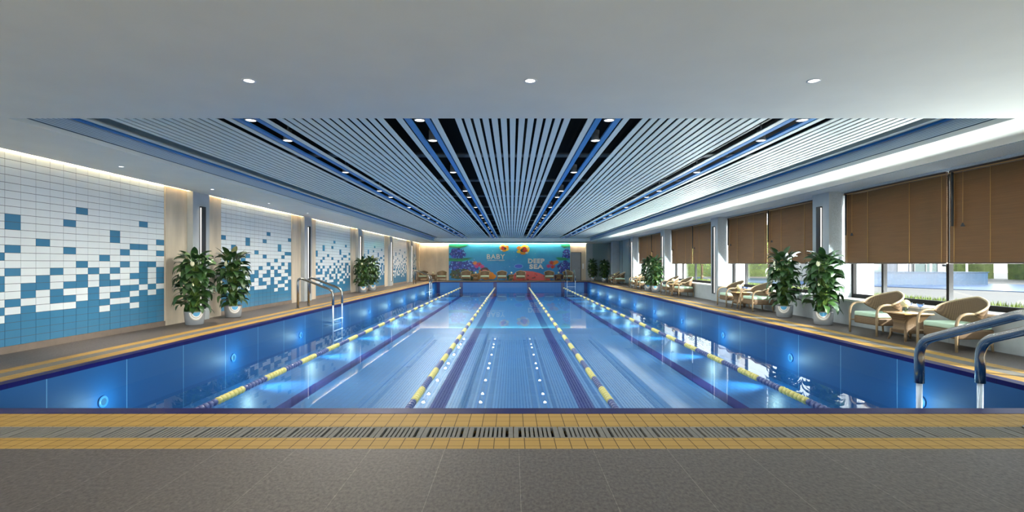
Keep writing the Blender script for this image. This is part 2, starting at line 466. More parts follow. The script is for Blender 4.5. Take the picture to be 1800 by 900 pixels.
# underwater lights
def uw_light():
    t = MB(); t.lathe([(0.0,0.0),(0.075,0.0),(0.085,0.012),(0.08,0.02),(0.0,0.02)], 20)
    r = t.build('underwater_light', plain('blue_light_rim', rgb(40,110,180), 0.5))
    l = MB(); l.lathe([(0.0,0.026),(0.045,0.024),(0.05,0.0205)], 20); l.build('lens', M['uwlens'], r)
    return r
UWE = 210
UWG = 5.0
u0 = uw_light()
uwY = [7.1+3.32*k for k in range(10)]
first = True
for sx in (-1, 1):
    for i, y in enumerate(uwY):
        o = u0 if first else copy_tree(u0)
        first = False
        o.location = (sx*(PX), y, -0.56)
        o.rotation_euler = (0, -sx*PI/2, 0)
        side = 'left' if sx < 0 else 'right'
        tag(o, '%s round underwater light from the near end on the %s pool wall' % (ORD[i], side), 'pool light', 'underwater lights in the %s pool wall' % side)
        ld = bpy.data.lights.new('underwater_glow', 'POINT'); ld.energy = UWG
        ld.shadow_soft_size = 0.03; ld.color = (0.62, 0.96, 0.95)
        lo = bpy.data.objects.new('underwater_glow', ld); C.objects.link(lo)
        lo.location = (sx*(PX-0.30), y, -0.60)
        ld = bpy.data.lights.new('underwater_beam', 'SPOT'); ld.energy = UWE; ld.spot_size = R(62); ld.spot_blend = 1.0
        ld.shadow_soft_size = 0.05; ld.color = (0.80, 1.0, 0.92)
        lo = bpy.data.objects.new('underwater_beam', ld); C.objects.link(lo)
        lo.location = (sx*(PX-0.05), y, -0.60)
        lo.rotation_euler = Vector((-sx*1.0, 0, -0.30)).to_track_quat('-Z', 'Y').to_euler()

# ------------------------------------------------------------------ lane ropes
FP = 0.095
def float_block(n, rr):
    m = MB()
    for k in range(n):
        y = (k+0.5)*FP
        prof = [(0.008,-0.042),(rr*0.72,-0.040),(rr*0.97,-0.022),(rr,0.0),(rr*0.97,0.022),(rr*0.72,0.040),(0.008,0.042)]
        # lathe about Y
        vs = []; fs = []; nn = 12
        for (r_, h) in prof:
            for j in range(nn):
                a = 2*PI*j/nn
                vs.append((r_*math.cos(a), y+h, r_*math.sin(a)))
        for i in range(len(prof)-1):
            for j in range(nn):
                j2 = (j+1) % nn
                fs.append((i*nn+j2, i*nn+j, (i+1)*nn+j, (i+1)*nn+j2))
        m.add(vs, fs, 0, True)
    return m
fy = fp = None
rope_names = ['leftmost lane rope of yellow and purple floats nearest the tiled wall',
              'lane rope of yellow and purple floats just left of the middle lane',
              'lane rope of yellow and slate floats just right of the middle lane',
              'rightmost lane rope of yellow and slate floats nearest the windows']
for ri, x in enumerate((-3.83, -1.275, 1.275, 3.83)):
    root = empty('lane_rope', (x, PY0+0.12, WZ-0.002), 0, rope_names[ri], 'lane rope', 'lane ropes floating on the pool')
    L = PY1-0.1-(PY0+0.12)
    c = MB(); c.tube([(0,-0.10,0),(0,L+0.08,0)], 0.009, 6); c.build('cable', M['cable'], root)
    y = 0.02; k = 1
    n = 4
    while y + n*FP < L:
        isy = (k % 2 == 0)
        if isy:
            if fy is None: fy = float_block(n, 0.050).build('float_section', M['yfloat'], root); o = fy; o['label'] = 'yellow float section'
            else: o = fy.copy(); C.objects.link(o); o.parent = root
        else:
            if n == 4: o = float_block(4, 0.046).build('float_section', M['pfloat'], root); o['label'] = 'slate purple float section'
            elif fp is None: fp = float_block(n, 0.046).build('float_section', M['pfloat'], root); o = fp; o['label'] = 'slate purple float section'
            else: o = fp.copy(); C.objects.link(o); o.parent = root
        o.location = (0, y, 0)
        y += n*FP; k += 1; n = 7

# ------------------------------------------------------------------ ladders
def bend(pts, r=0.14, n=6):
    out = [Vector(pts[0])]
    for i in range(1, len(pts)-1):
        p = Vector(pts[i]); a = (Vector(pts[i-1])-p); b_ = (Vector(pts[i+1])-p)
        d = min(r, a.length*0.45, b_.length*0.45)
        p0 = p + a.normalized()*d; p1 = p + b_.normalized()*d
        for k in range(n+1):
            t = k/n
            out.append(p0*(1-t)**2 + p*2*t*(1-t) + p1*t*t)
    out.append(Vector(pts[-1]))
    return out
def ladder(loc, rz, half, back, z_lo, z_hi, rr, label, depth=0.25):
    """local frame: pool wall plane is y=0, pool at -y, deck at +y"""
    root = empty('pool_ladder', loc, rz, label, 'pool ladder', 'steel pool ladders')
    for s in (-1, 1):
        x = s*half
        p = bend([(x,-depth,0.10),(x,-depth,z_lo),(x,back,z_hi),(x,back,0.005)], 0.17, 8)
        h = MB(); h.tube(p, rr, 16); h.build('handrail', M['steel'], root)
        u = MB(); u.tube([(x,-depth,0.12),(x,-depth,FZ+0.06)], rr*0.62, 12)
        u.tube([(x,-depth,FZ+0.06),(x,-depth,FZ+0.002)], rr*0.85, 12)
        u.build('leg', M['steelw'], root)
        fl = MB(); fl.lathe([(rr,0.0),(rr*1.9,0.0),(rr*1.8,0.012),(rr*1.05,0.018)], 18, 0, (x,back,0.001)); fl.build('floor_flange', M['steel'], root)
    for z in (-0.36, -0.70, -1.0):
        t = MB(); t.bbox(-half, half, -depth-0.035, -depth+0.035, z-0.012, z+0.012, 0.008); t.build('rung', M['steelw'], root)
    # wall stand-offs
    for s in (-1, 1):
        t = MB(); t.tube([(s*half,-depth,-0.52),(s*half,-0.004,-0.52)], rr*0.4, 8); t.build('bracket', M['steelw'], root)
    return root
ladder((-PX, 15.95, 0), PI/2, 0.41, 0.82, 0.545, 0.95, 0.035, 'steel handrail ladder on the left pool side before the tiled wall')
ladder((-PX, 34.2, 0), PI/2, 0.40, 0.82, 0.545, 0.95, 0.035, 'small distant steel ladder at the far end of the left pool side')
ladder((4.43, PY1, 0), 0, 0.31, 0.85, 0.545, 0.95, 0.035, 'distant steel ladder on the far pool end in front of the rightmost wall chair')
ladder((4.60, PY0, 0), PI, 0.32, 0.60, 0.54, 0.97, 0.045, 'large steel handrail ladder at the near right pool corner', depth=0.60)

# ------------------------------------------------------------------ ceiling
s = MB()
s.box(-7.9, 8.1, YN, SY0, ZC, 3.6)                       # soffit over the camera
s.box(-7.50, -SOF, SY0, YF-0.12, ZC, ZC+0.06)               # left soffit (gap for the cove at the wall)
s.box(-7.9, -7.44, SY0, YF+0.2, 3.30, 3.6); s.box(-7.50, -7.44, SY0, YF-0.12, ZC+0.06, 3.12)
s.box(SOF, 7.02, SY0, YF-0.12, ZC, ZC+0.06)              # right soffit
s.box(7.02, 8.2, YN, YF+0.2, ZC+0.0005, ZC+0.5)
s.box(-SOF, SOF, SY1, YF-0.12, ZC, ZC+0.06)                  # far soffit
s.box(-7.9, 8.1, YF-0.14, YF+0.3, 3.30, 3.6); s.box(-7.5, 7.02, YF-0.18, YF-0.12, ZC+0.06, 3.12)
s.box(-7.44, -SOF, SY0, YF, 3.55, 3.6); s.box(SOF, 7.1, SY0, YF, 3.55, 3.6); s.box(-SOF, SOF, SY1, YF, 3.55, 3.6)
ceil = struct(s, 'ceiling', M['soffit'])
v = MB(); v.box(-SOF-0.3, SOF+0.3, SY0, SY1+0.3, 3.85, 3.9); v.box(-SOF-0.02, -SOF, SY0, SY1, 3.5, 3.85); v.box(SOF, SOF+0.02, SY0, SY1, 3.5, 3.85)
v.box(-SOF, SOF, SY0-0.02, SY0, 3.6, 3.85); v.box(-SOF, SOF, SY1, SY1+0.02, 3.5, 3.85)
vo = v.build('ceiling_void', M['void'], ceil)
# fascias: lip, groove, grille, top band
for sx in (-1, 1):
    fa = MB()
    a = SOF
    fa.box(sx*(a+0.05), sx*(a+0.012), SY0, SY1, ZC+0.06, 3.5, 1)
    fa.box(sx*(a+0.012), sx*(a), SY0, SY1, ZC+0.06, ZC+0.062, 0)
    fa.box(sx*(a+0.012), sx*a, SY0, SY1, 3.125, 3.27, 2)
    fa.box(sx*(a+0.012), sx*a, SY0, SY1, 3.28, 3.5, 0)
    fo = fa.build('grille_fascia', [M['slat'], M['groove'], M['grille']], ceil)
    st = MB(); st.box(sx*5.87, sx*(5.80 if sx < 0 else 5.835), SY0, SY1, ZS, ZS+0.03); st.build('ceiling_strip', M['blue'], ceil)
fa = MB(); fa.box(-SOF, SOF, SY1-0.0, SY1+0.03, ZC+0.06, 3.5, 0); fa.build('end_fascia', [M['slat']], ceil)
# slats
def slat(x0, x1, mat, name='ceiling_slat', z0=ZS, h=0.012):
    q = MB(); q.box(x0, x1, SY0+0.002, SY1-0.002, z0, z0+h); return q.build(name, mat, ceil)
c0 = 0.01
P = 0.1213; SW = 0.082
xs = []
for k in range(-6, 7): xs.append(c0 + k*P)
for sgn in (-1, 1):
    k = 0
    end_in, band_c = (3.14, 3.555) if sgn < 0 else (3.44, 3.875)
    x = 1.725
    while x + SW < end_in + 0.01:
        xs.append(c0 + sgn*(x + SW/2)); x += P
    # outer field
    x = band_c + 0.395
    while x + SW < 5.46:
        xs.append(c0 + sgn*(x + SW/2)); x += P
    # inner band and outer band
    for bc in (1.277, band_c):
        for q in (-0.235, 0.235):
            xs.append(c0 + sgn*(bc + q))
        for q in (-0.13, 0.13):
            slat(c0+sgn*(bc+q)-0.040, c0+sgn*(bc+q)+0.040, M['blue'], 'ceiling_strip', ZS+0.004, 0.03)
    xs.append(sgn*5.69)
for x in xs: slat(x-SW/2, x+SW/2, M['slat'])
for k in range(11):
    y = 7.0 + k*3.05
    q = MB(); q.box(-SOF, SOF, y, y+0.28, 3.50, 3.53)
    q.box(-0.02, 0.02, y+0.12, y+0.16, 3.53, 3.85)
    q.build('carrier_bar', M['carrier'], ceil)
for x in xs: pass
# track / band downlights
def head():
    h = MB(); h.lathe([(0.0,0.16),(0.062,0.16),(0.062,0.02),(0.078,0.006),(0.078,0.0),(0.064,-0.004),(0.062,0.004)], 24)
    r = h.build('ceiling_spotlight', M['housing'])
    l = MB(); l.disc((0,0,0.0), 0.062, 24); l.build('lens', M['lens'], r)
    st = MB(); st.tube([(0,0,0.16),(0,0,0.255)], 0.012, 8); st.build('stem', M['housing'], r)
    return r
h0 = head(); first = True
bandY = [6.85, 7.98, 10.75, 13.5, 14.75, 17.4, 20.2, 21.5, 24.0, 26.8, 28.1, 30.8, 33.5, 34.8, 37.2]
for bx, nm in ((c0-3.505, 'far left'), (c0-1.245, 'inner left'), (c0+1.29, 'inner right'), (c0+3.87, 'far right')):
    for i, y in enumerate(bandY):
        o = h0 if first else copy_tree(h0); first = False
        o.location = (bx, y, 3.272)
        tag(o, '%s round lit spotlight in the %s blue-edged band of the slatted ceiling' % (ORD[i], nm), 'ceiling light', 'spotlights in the %s ceiling band' % nm)
    # long mounting rail carrying the row
    rl = MB(); rl.box(bx-0.02, bx+0.02, SY0+0.01, SY1-0.01, 3.527, 3.55); rl.build('mounting_rail', M['dark'], ceil)
def add_spot(loc, energy, size=R(120), col=(1,0.96,0.9), soft=0.05):
    ld = bpy.data.lights.new('downlight_beam', 'SPOT'); ld.energy = energy; ld.spot_size = size; ld.spot_blend = 0.8
    ld.shadow_soft_size = soft; ld.color = col
    lo = bpy.data.objects.new('downlight_beam', ld); C.objects.link(lo); lo.location = loc
    return lo
BANDW = 62
for bx, pw_, cl_ in ((c0-3.505, 1.6, (1.0,0.93,0.80)), (c0-1.245, 0.75, (1.0,1.0,0.9)), (c0+1.29, 0.5, (1.0,1.0,0.92)), (c0+3.87, 0.7, (0.97,1.0,0.95))):
    for y in bandY:
        sp_ = add_spot((bx, y, 3.25), BANDW*pw_*(0.5 if y < 8.5 else 1.0), R(168), cl_)
        if pw_ > 1: sp_.data.spot_blend = 0.35
def recessed(rr):
    t = MB(); t.lathe([(rr*0.70,0.006),(rr*0.74,-0.004),(rr,-0.004),(rr*1.02,0.0)], 24)
    r = t.build('recessed_downlight', M['trimm'])
    l = MB(); l.disc((0,0,-0.001), rr*0.72, 24); l.build('lens', M['lens'], r)
    return r
r0 = recessed(0.062); first = True
for i, (x, w_) in enumerate(((-2.44,'left'), (0.17,'middle'), (2.80,'right'))):
    o = r0 if first else copy_tree(r0); first = False
    o.location = (x, 4.75, ZC)
    tag(o, '%s one of the three round downlights in the plain ceiling above the camera' % w_, 'ceiling light', 'downlights in the near plain ceiling')
    add_spot((x, 4.75, ZC-0.03), 40 if i == 0 else 10, R(150 if i == 0 else 120), (1,0.84,0.68) if i == 0 else (1,0.96,0.9))
r1 = recessed(0.05); first = True
for i in range(12):
    y = 8.95 + 2.72*i
    o = r1 if first else copy_tree(r1); first = False
    o.location = (-6.83, y, ZC)
    tag(o, '%s small recessed downlight in the soffit above the left deck' % ORD[i], 'ceiling light', 'downlights in the left soffit')
    sp_ = add_spot((-6.83, y, ZC-0.03), 150, R(66), (1,0.87,0.73)); sp_.rotation_euler = (0, -R(9), 0)

# ------------------------------------------------------------------ left wall
TW = 0.2515; TR = (ZC-0.106)/25
W = {  # blue tiles of each column, counted from the top; every row from 22 down is blue
 0:[10,12,15,16,17,19,20,21], 1:[14,18,20,21], 2:[7,11,14,15,16,17,19,20,21], 3:[11,16,18,20], 4:[12,14,18,19,21],
 5:[9,10,15,17,19,21], 6:[13,16,17,20], 7:[15,18,19,20,21], 8:[6,14,16,17,20,21], 9:[8,12,17,19,21], 10:[15,18,19,21],
 11:[11,16,17,21], 12:[17,18,20,21], 13:[8,9,12,15,19,21], 14:[13,16,17,20], 15:[15,17,19,21], 16:[10,11,14,16,17,19,21],
 17:[13,16,18,19,21], 18:[8,15,17,18,20,21]}
wl = MB(); wl.box(-7.95, XL, YN, YF+0.2, 0, 3.32)
wallL = struct(wl, 'wall_left', M['stone'])
kb = MB(); kb.box(XL, XL+0.03, YN, YF, 0, 0.106)
struct(kb, 'baseboard_left', M['kerb'])
bay = 0
for k in range(-1, 5):
    far = 11.2 + 6.44*k; ncol = 17
    near = far - 17.2*TW
    if k >= 5: continue
    t = MB()
    t.box(XL, XL+0.006, max(near, YN+0.1), far, 0.106, 3.28, 0)
    offc = 2 if k == 1 else 0
    for c in range(18):
        ya = far - (c+1)*TW; yb = far - c*TW
        if ya < near: ya = near
        if ya < YN+0.1 or yb-ya < 0.03: continue
        cc = (c+offc) % 19
        for r in range(-2, 25):
            zt = ZC - r*TR; zb = zt - TR
            if zt > 3.285: zt = 3.285
            blue = (r >= 22) or (r in W[cc])
            t.box(XL+0.006, XL+0.012, ya+0.0038, yb-0.0038, zb+0.0034, zt-0.0034, 2 if blue else 1)
    o = t.build('tile_panel', [M['grout'], M['wtile'], M['btile']], wallL)
# sixth, partly hidden panel at the far end
t = MB(); far = 42.1; near = 38.04+1.07
t.box(XL, XL+0.006, near, near+1.6, 0.106, 3.28, 0)
for c in range(6):
    ya = near+c*TW; yb = ya+TW
    for r in range(-2, 25):
        zt = min(ZC-r*TR, 3.285); zb = ZC-(r+1)*TR
        t.box(XL+0.006, XL+0.012, ya+0.003, yb-0.003, zb+0.002, zt-0.002, 2 if (r >= 22 or r in W[16-c]) else 1)
t.build('tile_panel', [M['grout'], M['wtile'], M['btile']], wallL)
# stone veneer beside the pilasters
for y in COLS[1:]:
    q = MB()
    for s_ in (-1, 1):
        q.box(XL, XL+0.035, y+s_*0.33, y+s_*1.07, 0, 3.28)
    q.build('stone_veneer', M['stone'], wallL)
def light_strip(x, y, sx):
    """bar on a pilaster face; sx = direction to the pool"""
    t = MB(); t.box(x, x+sx*0.065, y-0.075, y+0.075, 0.27, 2.72)
    r = t.build('wall_light_bar', M['dark'])
    for s_ in (-1, 1):
        l = MB(); l.box(x+sx*0.022, x+sx*0.046, y+s_*0.075, y+s_*0.079, 0.30, 2.69)
        l.build('diffuser', M['lightbar'], r)
    return r
names5 = ['nearest','second','third','fourth','farthest']
for i, y in enumerate(COLS):
    p = MB(); p.box(XL, -7.45, y-0.325, y+0.325, 0, ZC)
    struct(p, 'column', M['stone2'], 'pale stone pilaster on the left tiled wall')
    if i >= 2:
        tag(light_strip(-7.45, y, 1), '%s black bar light with white glow on the left pilasters' % names5[i-2], 'wall light', 'bar lights on the left pilasters')
# cove strips
cv = MB()
cv.box(-7.44, -7.425, SY0, YF-0.2, 3.14, 3.17)
tag(cv.build('cove_light', M['cove']), 'long warm light strip glowing in the slot above the left tiled wall', 'cove light')
cv = MB(); cv.box(-7.4, 6.1, YF-0.115, YF-0.10, 3.14, 3.17)
tag(cv.build('cove_light', emit('warm_cove_strip_far', (1.0,0.80,0.56,1), 170)), 'warm light strip glowing in the slot above the far mural wall', 'cove light')

# ------------------------------------------------------------------ far wall
fw = MB(); fw.box(-7.9, 8.3, YF, YF+0.3, 0, 3.32)
# stone panels with thin shadow joints
wallF = struct(fw, 'wall_far', M['stone'])
q = MB()
for xa, xb in ((-7.60,-7.10),(-7.08,-6.19),(-6.17,-5.47),(-5.45,-5.22),(4.80,4.86),(5.70,6.08)):
    q.box(xa, xb, YF-0.02, YF, 0, 3.28)
q.box(4.86, 5.70, YF-0.02, YF, 2.31, 3.28)
q.build('stone_panel', M['stone'], wallF)
p = MB(); p.box(6.08, 6.62, YF-0.18, YF, 0, ZC); struct(p, 'column', M['stone2'], 'grey pilaster right of the far door')
q = MB(); q.box(6.62, 8.0, YF-0.03, YF, 0, ZC); q.build('glass_panel', M['dglass'], wallF)
dr = MB(); dr.box(4.875, 5.685, YF-0.05, YF-0.005, 0.004, 2.28)
d1 = struct(dr, 'door_1', M['doorm'])
q = MB(); q.box(4.86, 4.875, YF-0.06, YF, 0, 2.31); q.box(5.65, 5.70, YF-0.06, YF, 0, 2.31); q.box(4.86, 5.70, YF-0.06, YF, 2.285, 2.31); q.build('door_frame', M['dark'], d1)
q = MB(); q.tube([(5.56,YF-0.05,1.0),(5.56,YF-0.10,1.0),(5.44,YF-0.10,1.0)], 0.011, 8); q.build('door_handle', M['steel'], d1)
q = MB(); q.bbox(5.79, 5.92, YF-0.035, YF-0.021, 0.95, 1.38, 0.005)
tag(q.build('wall_plate', M['sill']), 'white upright plate on the wall right of the far grey door', 'wall plate')

# mural
MD = YF-0.045
def mx(px): return (px-900)*MD/900.0
def mz(py): return 1.35-(py-464)*MD/900.0
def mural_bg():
    m, nt, b_ = new_mat('underwater_print_with_glow')
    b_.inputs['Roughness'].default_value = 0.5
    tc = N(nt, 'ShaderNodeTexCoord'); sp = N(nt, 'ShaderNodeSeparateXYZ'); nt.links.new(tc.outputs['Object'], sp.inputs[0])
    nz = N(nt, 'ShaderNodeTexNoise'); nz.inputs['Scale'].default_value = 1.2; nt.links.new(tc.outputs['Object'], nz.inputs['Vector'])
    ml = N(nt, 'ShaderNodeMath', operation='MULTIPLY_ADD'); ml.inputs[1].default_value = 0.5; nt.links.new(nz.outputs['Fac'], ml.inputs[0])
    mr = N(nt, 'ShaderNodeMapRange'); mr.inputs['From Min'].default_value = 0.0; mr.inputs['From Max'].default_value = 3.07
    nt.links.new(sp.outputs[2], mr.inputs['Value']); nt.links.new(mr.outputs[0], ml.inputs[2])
    cr = N(nt, 'ShaderNodeValToRGB')  # printed blues, lighter towards the top with the cove glow painted in
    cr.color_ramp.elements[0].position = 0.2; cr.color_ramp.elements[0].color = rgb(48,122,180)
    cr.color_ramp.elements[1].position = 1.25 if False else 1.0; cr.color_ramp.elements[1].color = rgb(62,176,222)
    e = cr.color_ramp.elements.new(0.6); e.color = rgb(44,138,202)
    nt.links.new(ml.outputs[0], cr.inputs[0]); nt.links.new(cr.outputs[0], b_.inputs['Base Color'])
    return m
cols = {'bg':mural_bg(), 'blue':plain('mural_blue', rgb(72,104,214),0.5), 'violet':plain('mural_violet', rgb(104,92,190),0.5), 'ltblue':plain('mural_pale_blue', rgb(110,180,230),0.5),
 'navy':plain('mural_navy', rgb(38,66,150),0.5), 'green':plain('mural_green', rgb(30,150,110),0.5), 'dgreen':plain('mural_dark_green', rgb(44,110,84),0.5),
 'orange':plain('mural_orange', rgb(226,140,40),0.5), 'yellow':plain('mural_yellow', rgb(240,206,60),0.5), 'red':plain('mural_red', rgb(196,56,36),0.5),
 'reef':plain('mural_reef', rgb(206,92,92),0.5), 'pink':plain('mural_pink', rgb(190,60,130),0.5), 'rock':plain('mural_rock', rgb(150,110,60),0.5),
 'brown':plain('mural_brown', rgb(70,50,60),0.5), 'white':plain('mural_white', rgb(226,224,212),0.5), 'olive':plain('mural_olive', rgb(60,84,66),0.5)}
ck = list(cols); cm = [cols[k] for k in ck]; ci = {k:i for i,k in enumerate(ck)}
mu = MB()
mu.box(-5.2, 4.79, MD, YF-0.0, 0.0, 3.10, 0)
lay = [0]
def poly(pts, c):
    lay[0] += 1
    y = MD - 0.0015 - 0.00004*lay[0]
    mu.add([(mx(x), y, mz(z)) for x, z in pts], [tuple(range(len(pts)))], ci[c])
def blob(cx, cy, rx, ry, c, wob=0.0, n=18, rot=0):
    pts = []
    for j in range(n):
        a = 2*PI*j/n; q = 1 + wob*(random.random()-0.5)
        x = rx*math.cos(a)*q; z = ry*math.sin(a)*q
        px_ = cx + x*math.cos(rot) - z*math.sin(rot); py_ = cy + x*math.sin(rot) + z*math.cos(rot)
        pts.append((min(max(px_, 789.2), 1001.8), min(max(py_, 429.4), 493.0)))
    poly(pts, c)
# corals left and right
for (cx, cy, rx, ry, c, n) in ((805,446,15,9,'navy',70),(802,468,13,12,'navy',60),(824,469,17,11,'navy',80),(812,482,22,9,'olive',50),
                               (996,447,8,9,'navy',40),(992,470,12,11,'navy',60),(998,482,9,9,'olive',25)):
    blob(cx, cy, rx, ry, c, 0.35, 26)
    for k in range(n):
        a = random.random()*2*PI; q = math.sqrt(random.random())*0.95
        rr_ = 0.6+random.random()*0.9
        blob(cx+rx*q*math.cos(a), cy+ry*q*math.sin(a), rr_, rr_, random.choice(['blue','blue','violet','ltblue','navy'] if c == 'navy' else ['olive','dgreen','brown','blue','rock']), 0.2, 8)
# leaves of sea plants
for pts in (((789,428.5),(826,429),(818,433),(806,434.5),(789,432.5)), ((1002,428.5),(984,429),(988,433),(1002,434.5)),):
    poly(pts, 'green')
poly(((789,432),(805,434),(822,432.5),(808,436.5),(789,434.5)), 'dgreen')
poly(((1002,433),(990,433.5),(983,432),(992,436)), 'dgreen')
for d in (0, 2):
    poly(((789,454+d),(806,454.5+d),(833,452.6+d),(812,457.5+d),(789,457+d)), 'dgreen' if d == 0 else 'green')
    poly(((1002,455+d),(994,453+d),(976,452+d),(984,456+d)), 'green')
# branching coral orange and pink
for (cx, cy, s_, c) in ((835,464,1,'orange'),(842,466,1,'red'),(838,469,1.2,'pink'),(847,470,1,'pink'),(974,464,1.1,'orange'),(969,463,1,'red'),(978,462,0.9,'orange'),(971,470,1.1,'red'),(964,469,0.9,'pink')):
    for a in (-70, -35, 0, 35, 70):
        ar = R(a)
        ex, ey = cx+5*s_*math.sin(ar), cy-5*s_*math.cos(ar)
        poly(((cx-0.9,cy+2),(cx+0.9,cy+2),(ex+0.9,ey),(ex-0.9,ey-0.4)), c)
# rocks
blob(852, 481, 12, 9, 'rock', 0.25, 20); blob(858, 485, 14, 6.5, 'orange', 0.3, 20); blob(852,474,7,4,'brown',0.3,14); blob(852,477,5,3.5,'reef',0.3,14)
blob(835, 487, 14, 6, 'rock', 0.3, 18); blob(822,489,12,4,'olive',0.3,18)
poly(((900,493),(901,484),(908,478),(920,476),(936,477),(948,480),(958,484),(966,489),(968,493)), 'reef')
for k in range(46):
    x = 904+random.random()*56; z = 480+random.random()*12
    if z > 478+max(0,(x-935)*0.22): blob(x, z, 2.2, 0.8, random.choice(['red','reef','brown','reef']), 0.3, 8)
blob(897,488,6,5,'dgreen',0.4,14); blob(982,487,9,6,'brown',0.4,14)
# fish
def fish(cx, cy, s_, dr_):
    blob(cx+7*dr_*s_, cy-1.5, 3.6*s_, 2.8*s_, 'orange', 0.3, 12, 0.4); blob(cx+7.5*dr_*s_, cy+3*s_, 3.6*s_, 2.2*s_, 'yellow', 0.3, 12, -0.3)
    blob(cx+2*dr_*s_, cy+5*s_, 4*s_, 2*s_, 'orange', 0.3, 12)
    blob(cx, cy, 6.3*s_, 5.6*s_, 'yellow', 0.08, 20); blob(cx+1*dr_*s_, cy+1*s_, 5.0*s_, 3.9*s_, 'orange', 0.1, 16)
    blob(cx-0.5*s_, cy-1.3*s_, 2.6*s_, 1.8*s_, 'red', 0.3, 10); blob(cx+3*dr_*s_, cy+1.5*s_, 3*s_, 2.4*s_, 'brown', 0.35, 10); blob(cx, cy+2*s_, 3.2*s_, 2.0*s_, 'red', 0.35, 10)
    blob(cx-2.5*dr_*s_, cy+4.6*s_, 2.0*s_, 1.2*s_, 'white', 0.1, 10); blob(cx-3.9*dr_*s_, cy-1.6*s_, 1.1*s_, 1.1*s_, 'white', 0, 8); blob(cx-4.1*dr_*s_, cy-1.6*s_, 0.6*s_, 0.6*s_, 'navy', 0, 8)
fish(884, 435.5, 1.0, 1); fish(922.5, 438, 1.35, -1)
blob(911.5, 468, 8, 4, 'ltblue', 0.05, 20); blob(911.5, 468, 7, 3.3, 'blue', 0.05, 20)
for k in range(26):
    x = 832+random.random()*150; z = 431+random.random()*40
    blob(x, z, 0.45, 0.45, 'ltblue' if k % 3 else 'white', 0, 8)
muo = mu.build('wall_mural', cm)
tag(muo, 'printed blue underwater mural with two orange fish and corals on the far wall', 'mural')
def text_part(txt, cx, cy, w_px, h_px, name, parent, th=0.012, bold=0.02):
    cu = bpy.data.curves.new(name, 'FONT'); cu.body = txt; cu.size = 1.0; cu.extrude = 0.004; cu.offset = bold
    cu.align_x = 'CENTER'; cu.align_y = 'CENTER'; cu.space_character = 1.12
    tmp = bpy.data.objects.new(name, cu); C.objects.link(tmp)
    bpy.context.view_layer.update()
    dg = bpy.context.evaluated_depsgraph_get()
    me = bpy.data.meshes.new_from_object(tmp.evaluated_get(dg))
    bpy.data.objects.remove(tmp)
    xs_ = [v.co.x for v in me.vertices]; ys_ = [v.co.y for v in me.vertices]
    wx = max(xs_)-min(xs_); wy = max(ys_)-min(ys_); mxx = (max(xs_)+min(xs_))/2; myy = (max(ys_)+min(ys_))/2
    sw = w_px*MD/900/wx; sh = h_px*MD/900/wy
    for v_ in me.vertices:
        x = (v_.co.x-mxx)*sw; z = (v_.co.y-myy)*sh; y = v_.co.z
        v_.co = (mx(cx)+x, MD-0.016-y, mz(cy)+z)
    me.flip_normals() if hasattr(me, 'flip_normals') else None
    me.materials.clear(); me.materials.append(cols['white'])
    o = bpy.data.objects.new(name, me); C.objects.link(o); o.parent = parent
    return o
text_part('BABY', 871.8, 451, 32, 8.6, 'lettering', muo, bold=0.02)
text_part('DEEP', 942.6, 458.8, 29, 8.4, 'lettering', muo, bold=0.05)
text_part('SEA', 943, 468.6, 25, 8.4, 'lettering', muo, bold=0.05)
q = MB()
for k in range(15):   # the small, unreadable line under the heading: short strokes
    x = 857+k*2.05; h_ = random.choice([0.7,1.0,1.3])
    q.box(mx(x), mx(x+0.5), MD-0.02, MD-0.014, mz(457.6+h_), mz(457.6-h_*0.8)); q.box(mx(x+0.9), mx(x+1.35), MD-0.02, MD-0.014, mz(457.6+h_*0.6), mz(457.6-h_))
q.build('small_print', cols['white'], muo)

# ------------------------------------------------------------------ right side: sill wall, columns, windows
GY1 = 31.93
wr = MB()
wr.box(7.45, 8.15, YN, GY1, 0, 0.53)
wallR = struct(wr, 'wall_right', M['conc'])
q = MB(); q.box(7.44, 7.93, YN, GY1, 0.53, 0.57); q.build('window_sill', M['sill'], wallR)
q = MB(); q.box(7.02, 7.72, YN if False else SY0, GY1, 3.035, ZC+0.0004); q.box(7.68, 8.15, YN, GY1, 2.995, ZC+0.0004)  # inner strip carries the blinds' shade in its colour; outer box is lintel
struct(q, 'trim_3', M['speck'], 'speckled stone lintel and shade-coloured soffit strip above the blinds')
q = MB(); q.box(7.40, 7.45, YN, GY1, 0, 0.106)
# glazed dark wall beyond the last window
gw = MB(); gw.box(7.93, 8.05, GY1, YF, 0, ZC)
gwo = struct(gw, 'wall_right_far', M['dglass'], 'dark glossy glass wall at the far end of the window side')
q = MB()
for k in range(5):
    y = GY1+0.4+k*2.2
    q.box(7.90, 7.93, y, y+0.03, 0, ZC)
q.box(7.90, 7.93, GY1, YF-0.03, 0, 0.05)
q.build('mullion', M['groove'], gwo)
for i, y in enumerate(COLS):
    p = MB(); p.box(7.40, 7.46, y-0.325, y+0.325, 0, 3.035, 0)
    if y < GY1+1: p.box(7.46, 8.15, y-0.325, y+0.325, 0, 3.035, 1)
    else: p.box(7.46, 7.9, y-0.325, y+0.325, 0, 3.035, 0)
    struct(p, 'column', [M['stone2'], M['speck']], 'pale stone column between the windows')
    if 2 <= i <= 5:
        tag(light_strip(7.40, y, -1), '%s black bar light with white glow on the window columns' % ['nearest','second','third','farthest'][i-2], 'wall light', 'bar lights on the window columns')
q = MB(); q.box(7.46, 8.15, YN, -0.93, 0.57, 2.995); q.build('pier', M['conc'], wallR)
